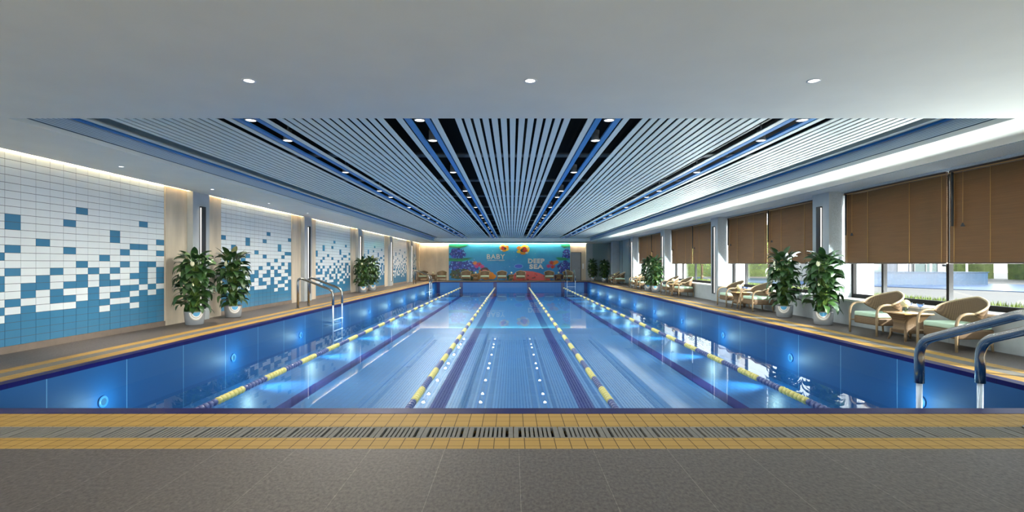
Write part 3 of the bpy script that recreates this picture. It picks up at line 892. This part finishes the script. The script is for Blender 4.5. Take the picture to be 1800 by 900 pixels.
# windows
bays = [(COLS[i]+COLS[i+1])/2 for i in range(0, 5)]   # 2.62, 9.06, 15.5, 21.94, 28.38
for bi, c in enumerate(bays):
    ya, yb = c-2.895, c+2.895
    q = MB()
    q.box(7.93, 8.01, ya, yb, 0.57, 0.66); q.box(7.93, 8.01, ya, yb, 2.93, 2.995)
    for y in (ya+0.03, c-1.9, c+0.26, c+1.9, yb-0.03):
        q.box(7.93, 8.01, y-0.03, y+0.03, 0.66, 2.93)
    wo = struct(q, 'window_%d' % (bi+1), M['wframe'])
    g = MB(); g.add([(7.97,ya,0.66),(7.97,yb,0.66),(7.97,yb,2.93),(7.97,ya,2.93)], [(0,1,2,3)]); g.build('pane', M['glass'], wo)
    g = MB()
    g.box(8.15, 8.45, yb, yb+0.65, -0.1, 3.1); g.build('outer_reveal', M['reveal'], wo)
    g = MB(); g.box(8.01, 8.15, ya, yb, 0.53, 0.60); g.build('outer_sill', M['wframe'], wo)

# blinds
def blind(L):
    """hangs in local x=0 plane, running from y=0 (far end) to y=-L, top z=0, drop 1.63"""
    root = empty('window_blind')
    m = MB(); n = 46; pit = 1.56/n
    for k in range(n):
        z = -0.06 - (k+0.5)*pit
        h_ = 0.0205; t_ = 0.007
        # slightly tilted slat
        vs = [(-t_-0.0015,-L,z-h_),(-t_+0.0015,-L,z-h_),(t_+0.0015,-L,z+h_),(t_-0.0015,-L,z+h_),
              (-t_-0.0015,0,z-h_),(-t_+0.0015,0,z-h_),(t_+0.0015,0,z+h_),(t_-0.0015,0,z+h_)]
        m.add(vs, [(0,1,2,3),(7,6,5,4),(0,4,5,1),(1,5,6,2),(2,6,7,3),(3,7,4,0)])
    m.build('slats', M['blind'], root)
    h = MB(); h.bbox(-0.025, 0.025, -L, 0, -0.055, 0.0, 0.006); h.build('headrail', M['railm'], root)
    v_ = MB(); v_.box(-0.036, -0.028, -L, 0, -0.050, -0.034); v_.build('valance_trim', M['cord'], root)
    bt = MB(); bt.bbox(-0.02, 0.02, -L, 0, -1.64, -1.615, 0.006); bt.build('bottom_rail', M['railm'], root)
    return root
bl = blind(2.80)
for ps in (0.10, 0.78, 1.95, 2.70):
    for dx in (0,):
        q = MB(); q.tube([(-0.014,-ps,-0.05),(-0.014,-ps,-1.63)], 0.0055, 6); q.build('ladder_cord', M['cord'], bl)
q = MB(); q.tube([(-0.045,-0.10,-0.04),(-0.045,-0.10,-0.98)], 0.02, 10); q.build('tilt_wand', M['wand'], bl)
q = MB(); q.tube([(-0.035,-0.30,-0.04),(-0.04,-0.30,-0.95)], 0.0035, 6); q.build('pull_cord', M['cord'], bl)
q = MB(); q.lathe([(0.0,0.035),(0.012,0.03),(0.03,-0.02),(0.03,-0.03),(0.0,-0.03)], 10, 0, (-0.04,-0.30,-0.97)); q.build('tassel', M['wand'], bl)
first = True
bn = ['behind the camera', 'nearest window', 'second window', 'third window', 'farthest window']
for bi, c in enumerate(bays):
    cg = c + 0.05
    for (yy, nm) in ((c+2.86, 'far'), (cg-0.05, 'near')):
        o = bl if first else copy_tree(bl); first = False
        o.location = (7.75, yy, 2.992)
        tag(o, 'brown wooden slatted blind, the %s half of the %s' % (nm, bn[bi]), 'window blind', 'brown blinds in the right-hand windows')

# wall behind the camera with unseen tall windows added to let daylight in
wb = MB()
wb.box(-7.9, 8.2, YN-0.25, YN, 0, 0.3); wb.box(-7.9, 8.2, YN-0.25, YN, 2.95, 3.6)
for x in (-7.75, -3.9, 0.0, 3.9, 8.0): wb.box(x-0.2, x+0.2, YN-0.25, YN, 0.3, 2.95)
struct(wb, 'wall_back', M['soffit'])
for i, (xa, xb) in enumerate(((-7.55,-4.1),(-3.7,-0.2),(0.2,3.7),(4.1,7.8))):
    q = MB(); q.box(xa, xb, YN-0.14, YN-0.10, 0.3, 0.36); q.box(xa, xb, YN-0.14, YN-0.10, 2.89, 2.95)
    q.box(xa, xa+0.05, YN-0.14, YN-0.10, 0.36, 2.89); q.box(xb-0.05, xb, YN-0.14, YN-0.10, 0.36, 2.89)
    wo = struct(q, 'window_%d' % (6+i), M['wframe'])
    g = MB(); g.add([(xa+0.05,YN-0.12,0.36),(xb-0.05,YN-0.12,0.36),(xb-0.05,YN-0.12,2.89),(xa+0.05,YN-0.12,2.89)], [(0,1,2,3)]); g.build('pane', M['glass'], wo)

# ------------------------------------------------------------------ armchair
def armchair():
    r = empty('rattan_armchair')
    # local: faces -Y, width along X
    sb = MB(); sb.bbox(-0.335, 0.335, -0.33, 0.235, 0.19, 0.335, 0.03, 0, 3); sb.build('seat', M['rattan'], r)
    cu = MB(); cu.bbox(-0.325, 0.325, -0.335, 0.215, 0.336, 0.42, 0.032, 0, 4); cu.build('seat_cushion', M['cushion'], r)
    TH = R(116)
    def P(u, v):
        th = -TH + 2*TH*u
        s_ = abs(th)/TH
        top = 0.82 - 0.235*s_**1.25
        low = 0.34 + 0.225*(max(0, (s_-0.28)/0.72))**0.8
        z = low + (top-low)*v
        fl = (1-s_)**0.8
        rx = 0.345 + 0.05*v + 0.02*s_
        ry = 0.225 + 0.065*v*fl + 0.01*v
        return (rx*math.sin(th), ry*math.cos(th) - 0.01, z)
    sh = MB(); sh.surf(P, 36, 8, 0.02); sh.build('backrest', M['rattan'], r)
    rm = MB(); rm.tube([P(i/36, 1.0) for i in range(37)], 0.016, 8); rm.build('rim', M['rim'], r)
    for s_ in (-1, 1):
        tip = Vector(P(0 if s_ < 0 else 1, 0.9))
        pts = [(s_*0.365,-0.385,0.0),(s_*0.365,-0.385,0.22),(s_*0.366,-0.385,0.42),(s_*0.368,-0.365,0.50),(s_*0.371,-0.32,0.555),(s_*0.374,-0.255,0.58),(s_*0.372,-0.20,0.585),(tip.x,tip.y+0.02,tip.z)]
        lg = MB(); lg.tube(pts, [0.019,0.021,0.022,0.022,0.022,0.022,0.021,0.015], 10); lg.build('leg', M['wood'], r)
        # join to seat frame
        rl = MB(); rl.tube([(s_*0.30,0.24,0.0),(s_*0.30,0.215,0.25)], [0.016,0.022], 10); rl.build('leg', M['wood'], r)
        cn = MB(); cn.tube([(s_*0.365,-0.385,0.25),(s_*0.31,-0.31,0.25)], 0.014, 8); cn.build('leg_joint', M['wood'], r)
    return r
def side_table():
    r = empty('rattan_side_table')
    b_ = MB()
    prof = [(0.14,0.19),(0.22,0.165),(0.30,0.16),(0.38,0.18),(0.44,0.215),(0.47,0.235)]
    vs = []; fs = []
    def sq(h, n=5, rr=0.04):
        pts = []
        for (cx, cy, a0) in ((1,1,0),(-1,1,90),(-1,-1,180),(1,-1,270)):
            for k in range(n):
                a = R(a0 + 90*k/(n-1)); pts.append((cx*(h-rr)+rr*math.cos(a), cy*(h-rr)+rr*math.sin(a)))
        return pts
    n_ = 20
    for (z, h) in prof:
        for (x, y) in sq(h): vs.append((x, y, z))
    for i in range(len(prof)-1):
        for j in range(n_):
            fs.append((i*n_+j, i*n_+(j+1)%n_, (i+1)*n_+(j+1)%n_, (i+1)*n_+j))
    fs.append(tuple(range(n_))[::-1])
    b_.add(vs, fs, 0, True); b_.build('body', M['rattan'], r)
    for sx in (-1,1):
        for sy in (-1,1):
            l = MB(); l.tube([(sx*0.20,sy*0.20,0.0),(sx*0.178,sy*0.178,0.08),(sx*0.165,sy*0.165,0.2)], [0.017,0.022,0.026], 8); l.build('leg', M['rattan'], r)
    t_ = MB(); t_.bbox(-0.26, 0.26, -0.26, 0.26, 0.47, 0.495, 0.01); t_.build('tabletop', M['ttop'], r)
    return r
def vase():
    r = empty('flower_vase')
    v_ = MB(); v_.lathe([(0.0,0.0),(0.035,0.0),(0.042,0.03),(0.04,0.07),(0.036,0.10),(0.033,0.10),(0.036,0.07),(0.038,0.03),(0.03,0.006)], 16); v_.build('vase', M['clear'], r)
    fl = MB(); rnd = random.Random(3)
    for k in range(70):
        ph = math.acos(1-2*(k+0.5)/70); a = k*2.399
        if ph > 2.6: continue
        d = Vector((math.sin(ph)*math.cos(a), math.sin(ph)*math.sin(a), math.cos(ph)))
        c_ = d*0.066 + Vector((0,0,0.155))
        u_ = d.orthogonal().normalized(); w_ = d.cross(u_)
        an = rnd.random()*PI
        for q in range(4):
            b1 = an+q*PI/2
            e = (u_*math.cos(b1)+w_*math.sin(b1)); f_ = (u_*math.cos(b1+PI/2)+w_*math.sin(b1+PI/2))
            fl.add([c_, c_+e*0.012+f_*0.006+d*0.006, c_+e*0.018+d*0.004, c_+e*0.012-f_*0.006+d*0.006], [(0,1,2,3)])
    prof = [(0.06*math.sin(PI*i/10)+0.0001, -0.06*math.cos(PI*i/10)) for i in range(11)]
    fl.lathe(prof, 14, 0, (0,0,0.155))
    fl.build('bloom', M['spathe'], r)
    st = MB(); st.tube([(0,0,0.01),(0.004,0,0.10)], 0.006, 6); st.build('stem', M['stem'], r)
    return r
def wine_glass():
    m = MB(); m.lathe([(0.0,0.0),(0.034,0.0),(0.034,0.003),(0.006,0.008),(0.004,0.02),(0.004,0.085),(0.012,0.095),(0.036,0.115),(0.050,0.145),(0.053,0.165),(0.051,0.165),(0.047,0.143),(0.033,0.118),(0.0,0.10)], 20)
    return m.build('wine_glass', M['wine'])
chair0 = armchair(); table0 = side_table(); vase0 = vase(); glass0 = wine_glass()
flags = {'c':True,'t':True,'v':True,'g':True}
def put(src, key, loc, rz, label, cat, group):
    o = src if flags[key] else copy_tree(src)
    flags[key] = False
    o.location = loc; o.rotation_euler = (0,0,rz)
    return tag(o, label, cat, group)
setn = ['nearest window', 'second window', 'third window', 'fourth window', 'dark glass wall']
setc = [9.05, 15.67, 22.05, 28.35, 34.6]
for i, c in enumerate(setc):
    rn = random.Random(i)
    for (dy, nm, other) in ((0.83,'far','left'),(-0.88,'near','right')):
        put(chair0, 'c', (7.15-0.0, c+dy, 0), -PI/2+rn.uniform(-0.03,0.03), 'mint-cushioned rattan armchair by the %s, %s of its side table' % (setn[i], other), 'armchair', 'rattan armchairs along the windows')
    tx = 7.0
    put(table0, 't', (tx, c, 0), 0, 'woven rattan side table between the two armchairs by the %s' % setn[i], 'side table', 'rattan side tables along the windows')
    put(vase0, 'v', (tx-0.06, c-0.02, 0.495), 0, 'cream flower ball in small vase on the side table by the %s' % setn[i], 'vase', 'flower vases along the windows')
    if i < 2:
        put(glass0, 'g', (tx+0.14, c+0.16, 0.495), 0, 'left blue-tinted wine glass on the side table by the %s' % setn[i], 'wine glass', 'wine glasses along the windows')
        put(glass0, 'g', (tx+0.12, c-0.12, 0.495), 0, 'right blue-tinted wine glass on the side table by the %s' % setn[i], 'wine glass', 'wine glasses along the windows')
far_sets = [(759, 'leftmost'), (836, 'second from left'), (899, 'third from left'), (982, 'rightmost')]
for i, (px, nm) in enumerate(far_sets):
    D = 41.1; X = (px-900)*D/900 + (0.08 if i == 0 else 0)
    put(chair0, 'c', (X-0.76, D, 0), 0, 'distant rattan armchair at the far wall, left of the %s pair' % nm, 'armchair', 'rattan armchairs along the far wall')
    put(chair0, 'c', (X+0.74, D, 0), 0, 'distant rattan armchair at the far wall, right of the %s pair' % nm, 'armchair', 'rattan armchairs along the far wall')
    put(table0, 't', (X-0.01, D+0.1, 0), 0, 'distant rattan side table within the %s chair pair at the far wall' % nm, 'side table', 'rattan side tables along the far wall')
    put(vase0, 'v', (X, D+0.05, 0.495), 0, 'cream flower vase at the far wall, %s chair pair' % nm, 'vase', 'flower vases along the far wall')

# ------------------------------------------------------------------ potted plants
def plant(seed):
    rnd = random.Random(seed)
    r = empty('potted_plant')
    p = MB(); p.lathe([(0.0,0.0),(0.165,0.0),(0.18,0.012),(0.195,0.15),(0.205,0.285),(0.205,0.30),(0.19,0.30),(0.186,0.27),(0.0,0.27)], 36)
    p.build('pot', M['pot'], r)
    so = MB(); so.lathe([(0.0,0.268),(0.1,0.276),(0.185,0.272)], 20); so.build('soil', M['soil'], r)
    # emblem on the pot: concentric rings, cut at the pot's rim
    e = MB()
    zc = 0.225
    rings = [(0.0,0.062,0),(0.062,0.082,1),(0.082,0.094,2),(0.094,0.116,1),(0.116,0.128,2)]
    nn = 40
    for li, (ra, rb, mi) in enumerate(rings):
        vs = []; fs = []
        for j in range(nn+1):
            a = PI + PI*j/nn*1.0
            for q in (ra, rb):
                du = q*math.cos(a)*1.15; z = zc + 0.055 + q*math.sin(a)*1.35
                z = min(z, 0.296)
                rr_ = 0.18+(0.205-0.18)*min(1,(z-0.012)/0.273) + 0.004
                an = -PI/2 + du/0.2
                vs.append((rr_*math.cos(an), rr_*math.sin(an), z))
        for j in range(nn):
            fs.append((2*j, 2*j+2, 2*j+3, 2*j+1))
        e.add(vs, fs, mi, True)
    e.build('emblem', [M['e_blue'], M['e_white'], M['e_tan']], r)
    st = MB(); lf = MB()
    nl = 150
    for k in range(nl):
        t = (k+0.5)/nl
        a = k*2.399 + rnd.uniform(-0.3,0.3)
        # leaf base height and radius: bushy column
        zb = 0.36 + 1.18*(t**0.9) + rnd.uniform(-0.06,0.06)
        env = math.sin(PI*min(1, max(0, (zb-0.10)/1.75)))**0.6
        rb = (0.04 + 0.20*rnd.random()) * env
        L = (0.27 + 0.13*rnd.random()) * (0.85+0.2*env)
        Wd = L*0.42
        base = Vector((rb*math.cos(a), rb*math.sin(a), zb))
        root = Vector((0.10*math.cos(a)*rnd.random(), 0.10*math.sin(a)*rnd.random(), 0.27))
        mid = (root+base)/2 - Vector((math.cos(a)*rb*0.3, math.sin(a)*rb*0.3, 0))
        st.tube([root, mid, base], [0.007,0.006,0.004], 5, cap=False)
        out = Vector((math.cos(a), math.sin(a), 0))
        side = Vector((-math.sin(a), math.cos(a), 0))
        el = rnd.uniform(-0.15, 0.95) if t < 0.85 else rnd.uniform(0.5, 1.25)
        droop = rnd.uniform(1.0, 2.0) if t < 0.9 else rnd.uniform(0.5, 1.4)
        roll = rnd.uniform(-0.6, 0.6)
        side = (side*math.cos(roll) + Vector((0,0,1))*math.sin(roll))
        ns = 7; pts = []; pos = base.copy(); ang = el
        for i in range(ns+1):
            q = i/ns
            wdt = Wd*0.5*(math.sin(PI*min(1, q**0.75*1.0))**0.85 if 0 < q < 1 else 0.0)
            d = out*math.cos(ang) + Vector((0,0,1))*math.sin(ang)
            nrm = d.cross(side).normalized()
            if nrm.z < 0: nrm = -nrm
            fold = 0.22
            def cl(p_):
                h_ = math.hypot(p_.x, p_.y)
                if h_ > 0.40: q_ = (0.40 + 0.07*math.tanh((h_-0.40)/0.14))/h_; p_ = Vector((p_.x*q_, p_.y*q_, p_.z - (h_-0.40)*0.35))
                return p_
            pts.append((cl(pos - side*wdt + nrm*wdt*fold), cl(pos.copy()), cl(pos + side*wdt + nrm*wdt*fold)))
            pos = pos + d*(L/ns); ang -= droop/ns
        vs = []; fs = []
        for tr in pts: vs.extend(tr)
        for i in range(ns):
            b0 = i*3
            fs.append((b0, b0+1, b0+4, b0+3)); fs.append((b0+1, b0+2, b0+5, b0+4))
        lf.add(vs, fs, 0, True)
    for k in range(3):
        a = rnd.random()*6.28; z = 0.8+0.25*k
        c_ = Vector((0.28*math.cos(a), 0.28*math.sin(a), z))
        st.tube([(0.03,0,0.27), c_*0.6+Vector((0,0,0.2)), c_], 0.004, 5, cap=False)
        def Pf(u, v, c_=c_, a=a):
            th = (u-0.5)*2.2; rr_ = 0.045*math.sin(PI*(0.08+0.92*v)**0.8) 
            return (c_.x+rr_*math.cos(a+th), c_.y+rr_*math.sin(a+th), c_.z+v*0.14)
        fw_ = MB(); fw_.surf(Pf, 6, 6, 0.003); fw_.build('flower', M['spathe'], r)
    st.build('stems', M['stem'], r); lf.build('foliage', M['leaf'], r)
    return r
pA = plant(11); pB = plant(23)
pf = {0:True, 1:True}
def put_plant(which, loc, rz, label, group='potted peace lilies beside the columns'):
    src = (pA, pB)[which]
    o = src if pf[which] else copy_tree(src)
    pf[which] = False
    o.location = loc; o.rotation_euler = (0,0,rz)
    tag(o, label, 'potted plant', group)
put_plant(0, (6.94, 11.42, 0), R(-32), 'leafy green plant in a grey emblem pot, right of the nearest window column')
put_plant(1, (6.94, 13.05, 0), R(-32), 'leafy green plant in a grey emblem pot, left of the nearest window column')
put_plant(0, (-7.08, 11.42, 0), R(42), 'leafy green plant in a grey emblem pot, left of the nearest left-wall pilaster')
put_plant(1, (-7.08, 13.0, 0), R(40), 'leafy green plant in a grey emblem pot, right of the nearest left-wall pilaster')
put_plant(1, (6.94, 24.75, 0), R(-20), 'leafy potted plant right of the third window column')
put_plant(0, (6.94, 26.05, 0), R(-20), 'leafy potted plant left of the third window column')
put_plant(0, (-7.1, 24.3, 0), R(30), 'leafy potted plant left of the third pilaster on the tiled wall')
put_plant(1, (-7.1, 25.95, 0), R(30), 'leafy potted plant right of the third pilaster on the tiled wall')
put_plant(1, (6.45, 40.9, 0), R(0), 'distant leafy plant in a white pot by the pilaster right of the far door')
put_plant(0, (7.05, 39.1, 0), R(0), 'distant leafy plant standing before the dark glass wall')

# ------------------------------------------------------------------ outdoors
GZ = 0.05
q = MB(); q.box(8.15, 70, -30, 80, GZ-0.4, GZ)
struct(q, 'ground', M['pave'], 'pale sunlit paving outside the windows')
q = MB(); rnd = random.Random(5)
q.box(8.45, 9.35, -2, 33, GZ, 0.52)
struct(q, 'planting_bed', M['soil'], 'raised planting bed outside the windows')
q = MB()
for k in range(9000):
    x = 8.5+rnd.random()*0.8; y = 3+rnd.random()*29
    h_ = 0.08+rnd.random()*0.08; a = rnd.random()*PI; dx, dy = 0.012*math.cos(a), 0.012*math.sin(a)
    lx, ly = rnd.uniform(-0.03,0.03), rnd.uniform(-0.03,0.03)
    q.add([(x-dx,y-dy,0.52),(x+dx,y+dy,0.52),(x+lx,y+ly,0.52+h_)], [(0,1,2)])
o = q.build('grass', M['grass']); tag(o, 'strip of short bright grass growing just outside the windows', 'grass', kind='stuff')
def prism(mb, pts, z0, z1, mi=0):
    n = len(pts)
    vs = [(x,y,z0) for x,y in pts]+[(x,y,z1) for x,y in pts]
    fs = [tuple(range(n))[::-1], tuple(range(n,2*n))]+[(j,(j+1)%n,n+(j+1)%n,n+j) for j in range(n)]
    mb.add(vs, fs, mi); return mb
q = MB(); prism(q, [(24.5,14),(23.4,23.4),(20.8,29.3),(15.5,36.0),(10,44),(15,52),(22,44.5),(31.5,31.5),(36,14)], GZ, GZ+0.03)
tag(q.build('outdoor_pool', M['opool']), 'blue outdoor pool on the paving beyond the windows', kind='structure')
q = MB(); q.box(21.2, 29.0, 31.2, 33.2, GZ+0.03, 0.82); q.box(21.15, 29.05, 31.15, 33.25, 0.82, 0.86)
tag(q.build('raised_pool_block', M['oblock']), 'raised blue tiled pool block behind the outdoor pool', 'pool block')
def garden_lamp(x, y, h, lantern, label):
    r = empty('garden_lamp' if lantern else 'white_post', (x, y, GZ), 0, label, 'garden lamp' if lantern else 'post')
    m = MB(); m.tube([(0,0,0),(0,0,h)], 0.06, 10); m.build('pole', M['lamp_white'], r)
    b_ = MB(); b_.lathe([(0.06,0),(0.13,0),(0.12,0.05),(0.06,0.06)], 12); b_.build('base', M['dark'], r)
    if lantern:
        c_ = MB(); c_.lathe([(0.06,0),(0.14,0),(0.14,0.12),(0.06,0.12)], 12, 0, (0,0,h-1.0)); c_.build('collar', M['dark'], r)
        l = MB(); l.bbox(-0.2,0.2,-0.2,0.2,h,h+1.1,0.03); l.build('lantern', M['lamp_white'], r)
    return r
garden_lamp(28.9, 34.2, 2.15, True, 'white garden lamp post with box lantern seen in the gap between the nearest blinds')
garden_lamp(30.2, 34.0, 1.9, False, 'white post behind the raised blue block, right of the garden lamp')
garden_lamp(28.3, 34.6, 1.9, False, 'white post behind the raised blue block, left of the garden lamp')
q = MB(); q.box(-40, 8.15, -30, YN-0.26, GZ-0.4, -0.02)  # unseen ground added to bounce sunlight up to the ceiling
struct(q, 'reflector', plain('pale_bounce_ground', rgb(214,210,202), 0.8), 'sunlit terrace ground added behind the camera to bounce light indoors')
# building
r = empty('pavilion_building', (0,0,0), 0, 'white low building with grey curtained windows beyond the nearest window', 'building')
q = MB(); q.box(22.0, 30.5, 36.2, 42.0, GZ, 3.6); q.box(21.7, 30.8, 35.9, 42.3, 3.6, 3.85); q.build('wall', M['bwall'], r)
for i, x in enumerate((22.6, 24.5, 26.4, 28.4)):
    q = MB(); q.box(x, x+1.6, 36.12, 36.2, 0.35, 1.25 if False else 2.6); wq = q.build('window', M['curtain'] if i % 2 == 0 else M['bglass'], r)
    q = MB(); q.box(x+0.77, x+0.83, 36.08, 36.12, 0.35, 2.6); q.box(x-0.04, x, 36.08, 36.2, 0.3, 2.65); q.box(x+1.6, x+1.64, 36.08, 36.2, 0.3, 2.65); q.box(x, x+1.6, 36.08, 36.2, 2.6, 2.65); q.box(x, x+1.6, 36.08, 36.2, 0.3, 0.35)
    q.build('window_frame', M['bwall'], wq)
# hedges
def hedge(pts, h, label, wd=2.0, seed=1):
    rn = random.Random(seed)
    m = MB()
    n = len(pts)-1
    steps = 30
    path = []
    for i in range(n):
        for k in range(steps):
            t = k/steps; path.append((pts[i][0]*(1-t)+pts[i+1][0]*t, pts[i][1]*(1-t)+pts[i+1][1]*t))
    path.append(pts[-1])
    prof = [(-wd/2,0),(-wd/2*1.05,h*0.4),(-wd/2*0.9,h*0.8),(-wd/4,h),(wd/4,h),(wd/2*0.9,h*0.8),(wd/2,0)]
    vs = []; fs = []; K = len(prof)
    for i, p in enumerate(path):
        a = path[max(0,i-1)]; b_ = path[min(len(path)-1,i+1)]
        d = Vector((b_[0]-a[0], b_[1]-a[1], 0)).normalized(); s_ = Vector((d.y,-d.x,0))
        for (u, z) in prof:
            jz = rn.uniform(-0.25,0.25) if z > 0 else 0; ju = rn.uniform(-0.2,0.2)
            vs.append((p[0]+s_.x*(u+ju), p[1]+s_.y*(u+ju), GZ+max(0,z+jz)))
    for i in range(len(path)-1):
        for j in range(K-1):
            fs.append((i*K+j, (i+1)*K+j, (i+1)*K+j+1, i*K+j+1))
    m.add(vs, fs, 0, True)
    o = m.build('hedge', M['hedge']); tag(o, label, 'hedge')
    return o
hedge([(40,18),(43,43)], 4.5, 'tall green hedge beyond the outdoor pool, seen in the nearest window', 2.2, 3)
hedge([(12,54),(30,54),(43,46)], 5.2, 'tall green hedge beyond the outdoor pool, seen in the farther windows', 2.4, 4)
# trees
def tree(x, y, h, label, seed):
    rn = random.Random(seed)
    r = empty('garden_tree', (x,y,GZ), 0, label, 'tree')
    m = MB(); m.tube([(0,0,0),(0.03,0.02,h*0.3),(-0.02,0.05,h*0.62)], [0.085,0.07,0.05], 8)
    tips = []
    for k in range(9):
        a = k*2.4; e = Vector((0.75*math.cos(a), 0.75*math.sin(a), h*(0.62+0.04*k)))
        s0 = Vector((0,0.02,h*(0.38+0.025*k)))
        m.tube([s0, (s0+e)/2+Vector((0,0,0.1)), e], [0.032,0.022,0.01], 6); tips.append(e)
    m.build('trunk', M['bark'], r)
    l = MB()
    for k in range(900):
        c_ = rn.choice(tips)*rn.uniform(0.6,1.05) + Vector((rn.gauss(0,0.28), rn.gauss(0,0.28), rn.gauss(0.1,0.22)))
        d = Vector((rn.gauss(0,1), rn.gauss(0,1), rn.gauss(0,1))).normalized(); u = d.orthogonal().normalized()
        l.add([c_, c_+d*0.06+u*0.03, c_+d*0.13, c_+d*0.06-u*0.03], [(0,1,2,3)])
    l.build('foliage', M['oleaf'], r)
tree(15.6, 31.1, 3.2, 'slender young tree on the paving seen in the second window', 2)
tree(12.3, 33.2, 3.0, 'slender young tree seen in the third window', 5)

# ------------------------------------------------------------------ daylight
sun = bpy.data.lights.new('sun', 'SUN'); sun.energy = 4.6; sun.angle = R(0.6); sun.color = (1.0, 0.95, 0.86)
so = bpy.data.objects.new('sun', sun); C.objects.link(so)
SD = Vector((-0.66, 0.58, -0.45))
so.rotation_euler = SD.to_track_quat('-Z', 'Y').to_euler(); so.location = (30, -10, 20)
# added area lights outside each window, standing in for ground bounce onto the soffit
for c in bays:
    al = bpy.data.lights.new('soffit_fill_light', 'AREA'); al.shape = 'RECTANGLE'; al.size = 4.6; al.size_y = 0.12
    al.energy = 24 if c < 5 else 165; al.color = (0.92, 0.99, 1.0)
    ao = bpy.data.objects.new('soffit_fill_light', al); C.objects.link(ao)
    ao.location = (8.28, c, 0.615)
    zz = -Vector((-0.45, 0, 1.0)).normalized(); xx = Vector((0,1,0)); yy = zz.cross(xx)
    ao.rotation_euler = Matrix((xx, yy, zz)).transposed().to_euler()
wd_ = bpy.data.worlds.new('sky_world'); scene.world = wd_; wd_.use_nodes = True
nt = wd_.node_tree; nt.nodes.clear()
sky = N(nt, 'ShaderNodeTexSky'); sky.sky_type = 'NISHITA'; sky.sun_disc = False
sky.sun_elevation = R(32); sky.sun_rotation = math.atan2(-SD.x, -SD.y)
bgn = N(nt, 'ShaderNodeBackground'); bgn.inputs[1].default_value = 0.5
ow = N(nt, 'ShaderNodeOutputWorld')
hs = N(nt, 'ShaderNodeHueSaturation'); hs.inputs['Saturation'].default_value = 0.3; hs.inputs['Hue'].default_value = 0.475
nt.links.new(sky.outputs[0], hs.inputs['Color']); nt.links.new(hs.outputs[0], bgn.inputs[0]); nt.links.new(bgn.outputs[0], ow.inputs[0])

# ------------------------------------------------------------------ camera and render look
cam = bpy.data.cameras.new('camera'); cam.lens = 18.0; cam.sensor_width = 36.0; cam.sensor_fit = 'HORIZONTAL'
cam.shift_y = 14.0/1800.0; cam.clip_start = 0.05; cam.clip_end = 300
co = bpy.data.objects.new('camera', cam); C.objects.link(co)
co.location = (0, 0, 1.35); co.rotation_euler = (PI/2, 0, 0)
scene.camera = co
scene.view_settings.view_transform = 'Standard'
scene.view_settings.look = 'None'
scene.view_settings.gamma = 1.0
scene.view_settings.use_curve_mapping = False
scene.view_settings.exposure = 1.45
cy = scene.cycles
cy.use_denoising = True
cy.max_bounces = 8; cy.diffuse_bounces = 4; cy.glossy_bounces = 4; cy.transmission_bounces = 4; cy.transparent_max_bounces = 16
cy.caustics_reflective = False; cy.caustics_refractive = False
cy.sample_clamp_indirect = 6.0
cy.use_light_tree = True
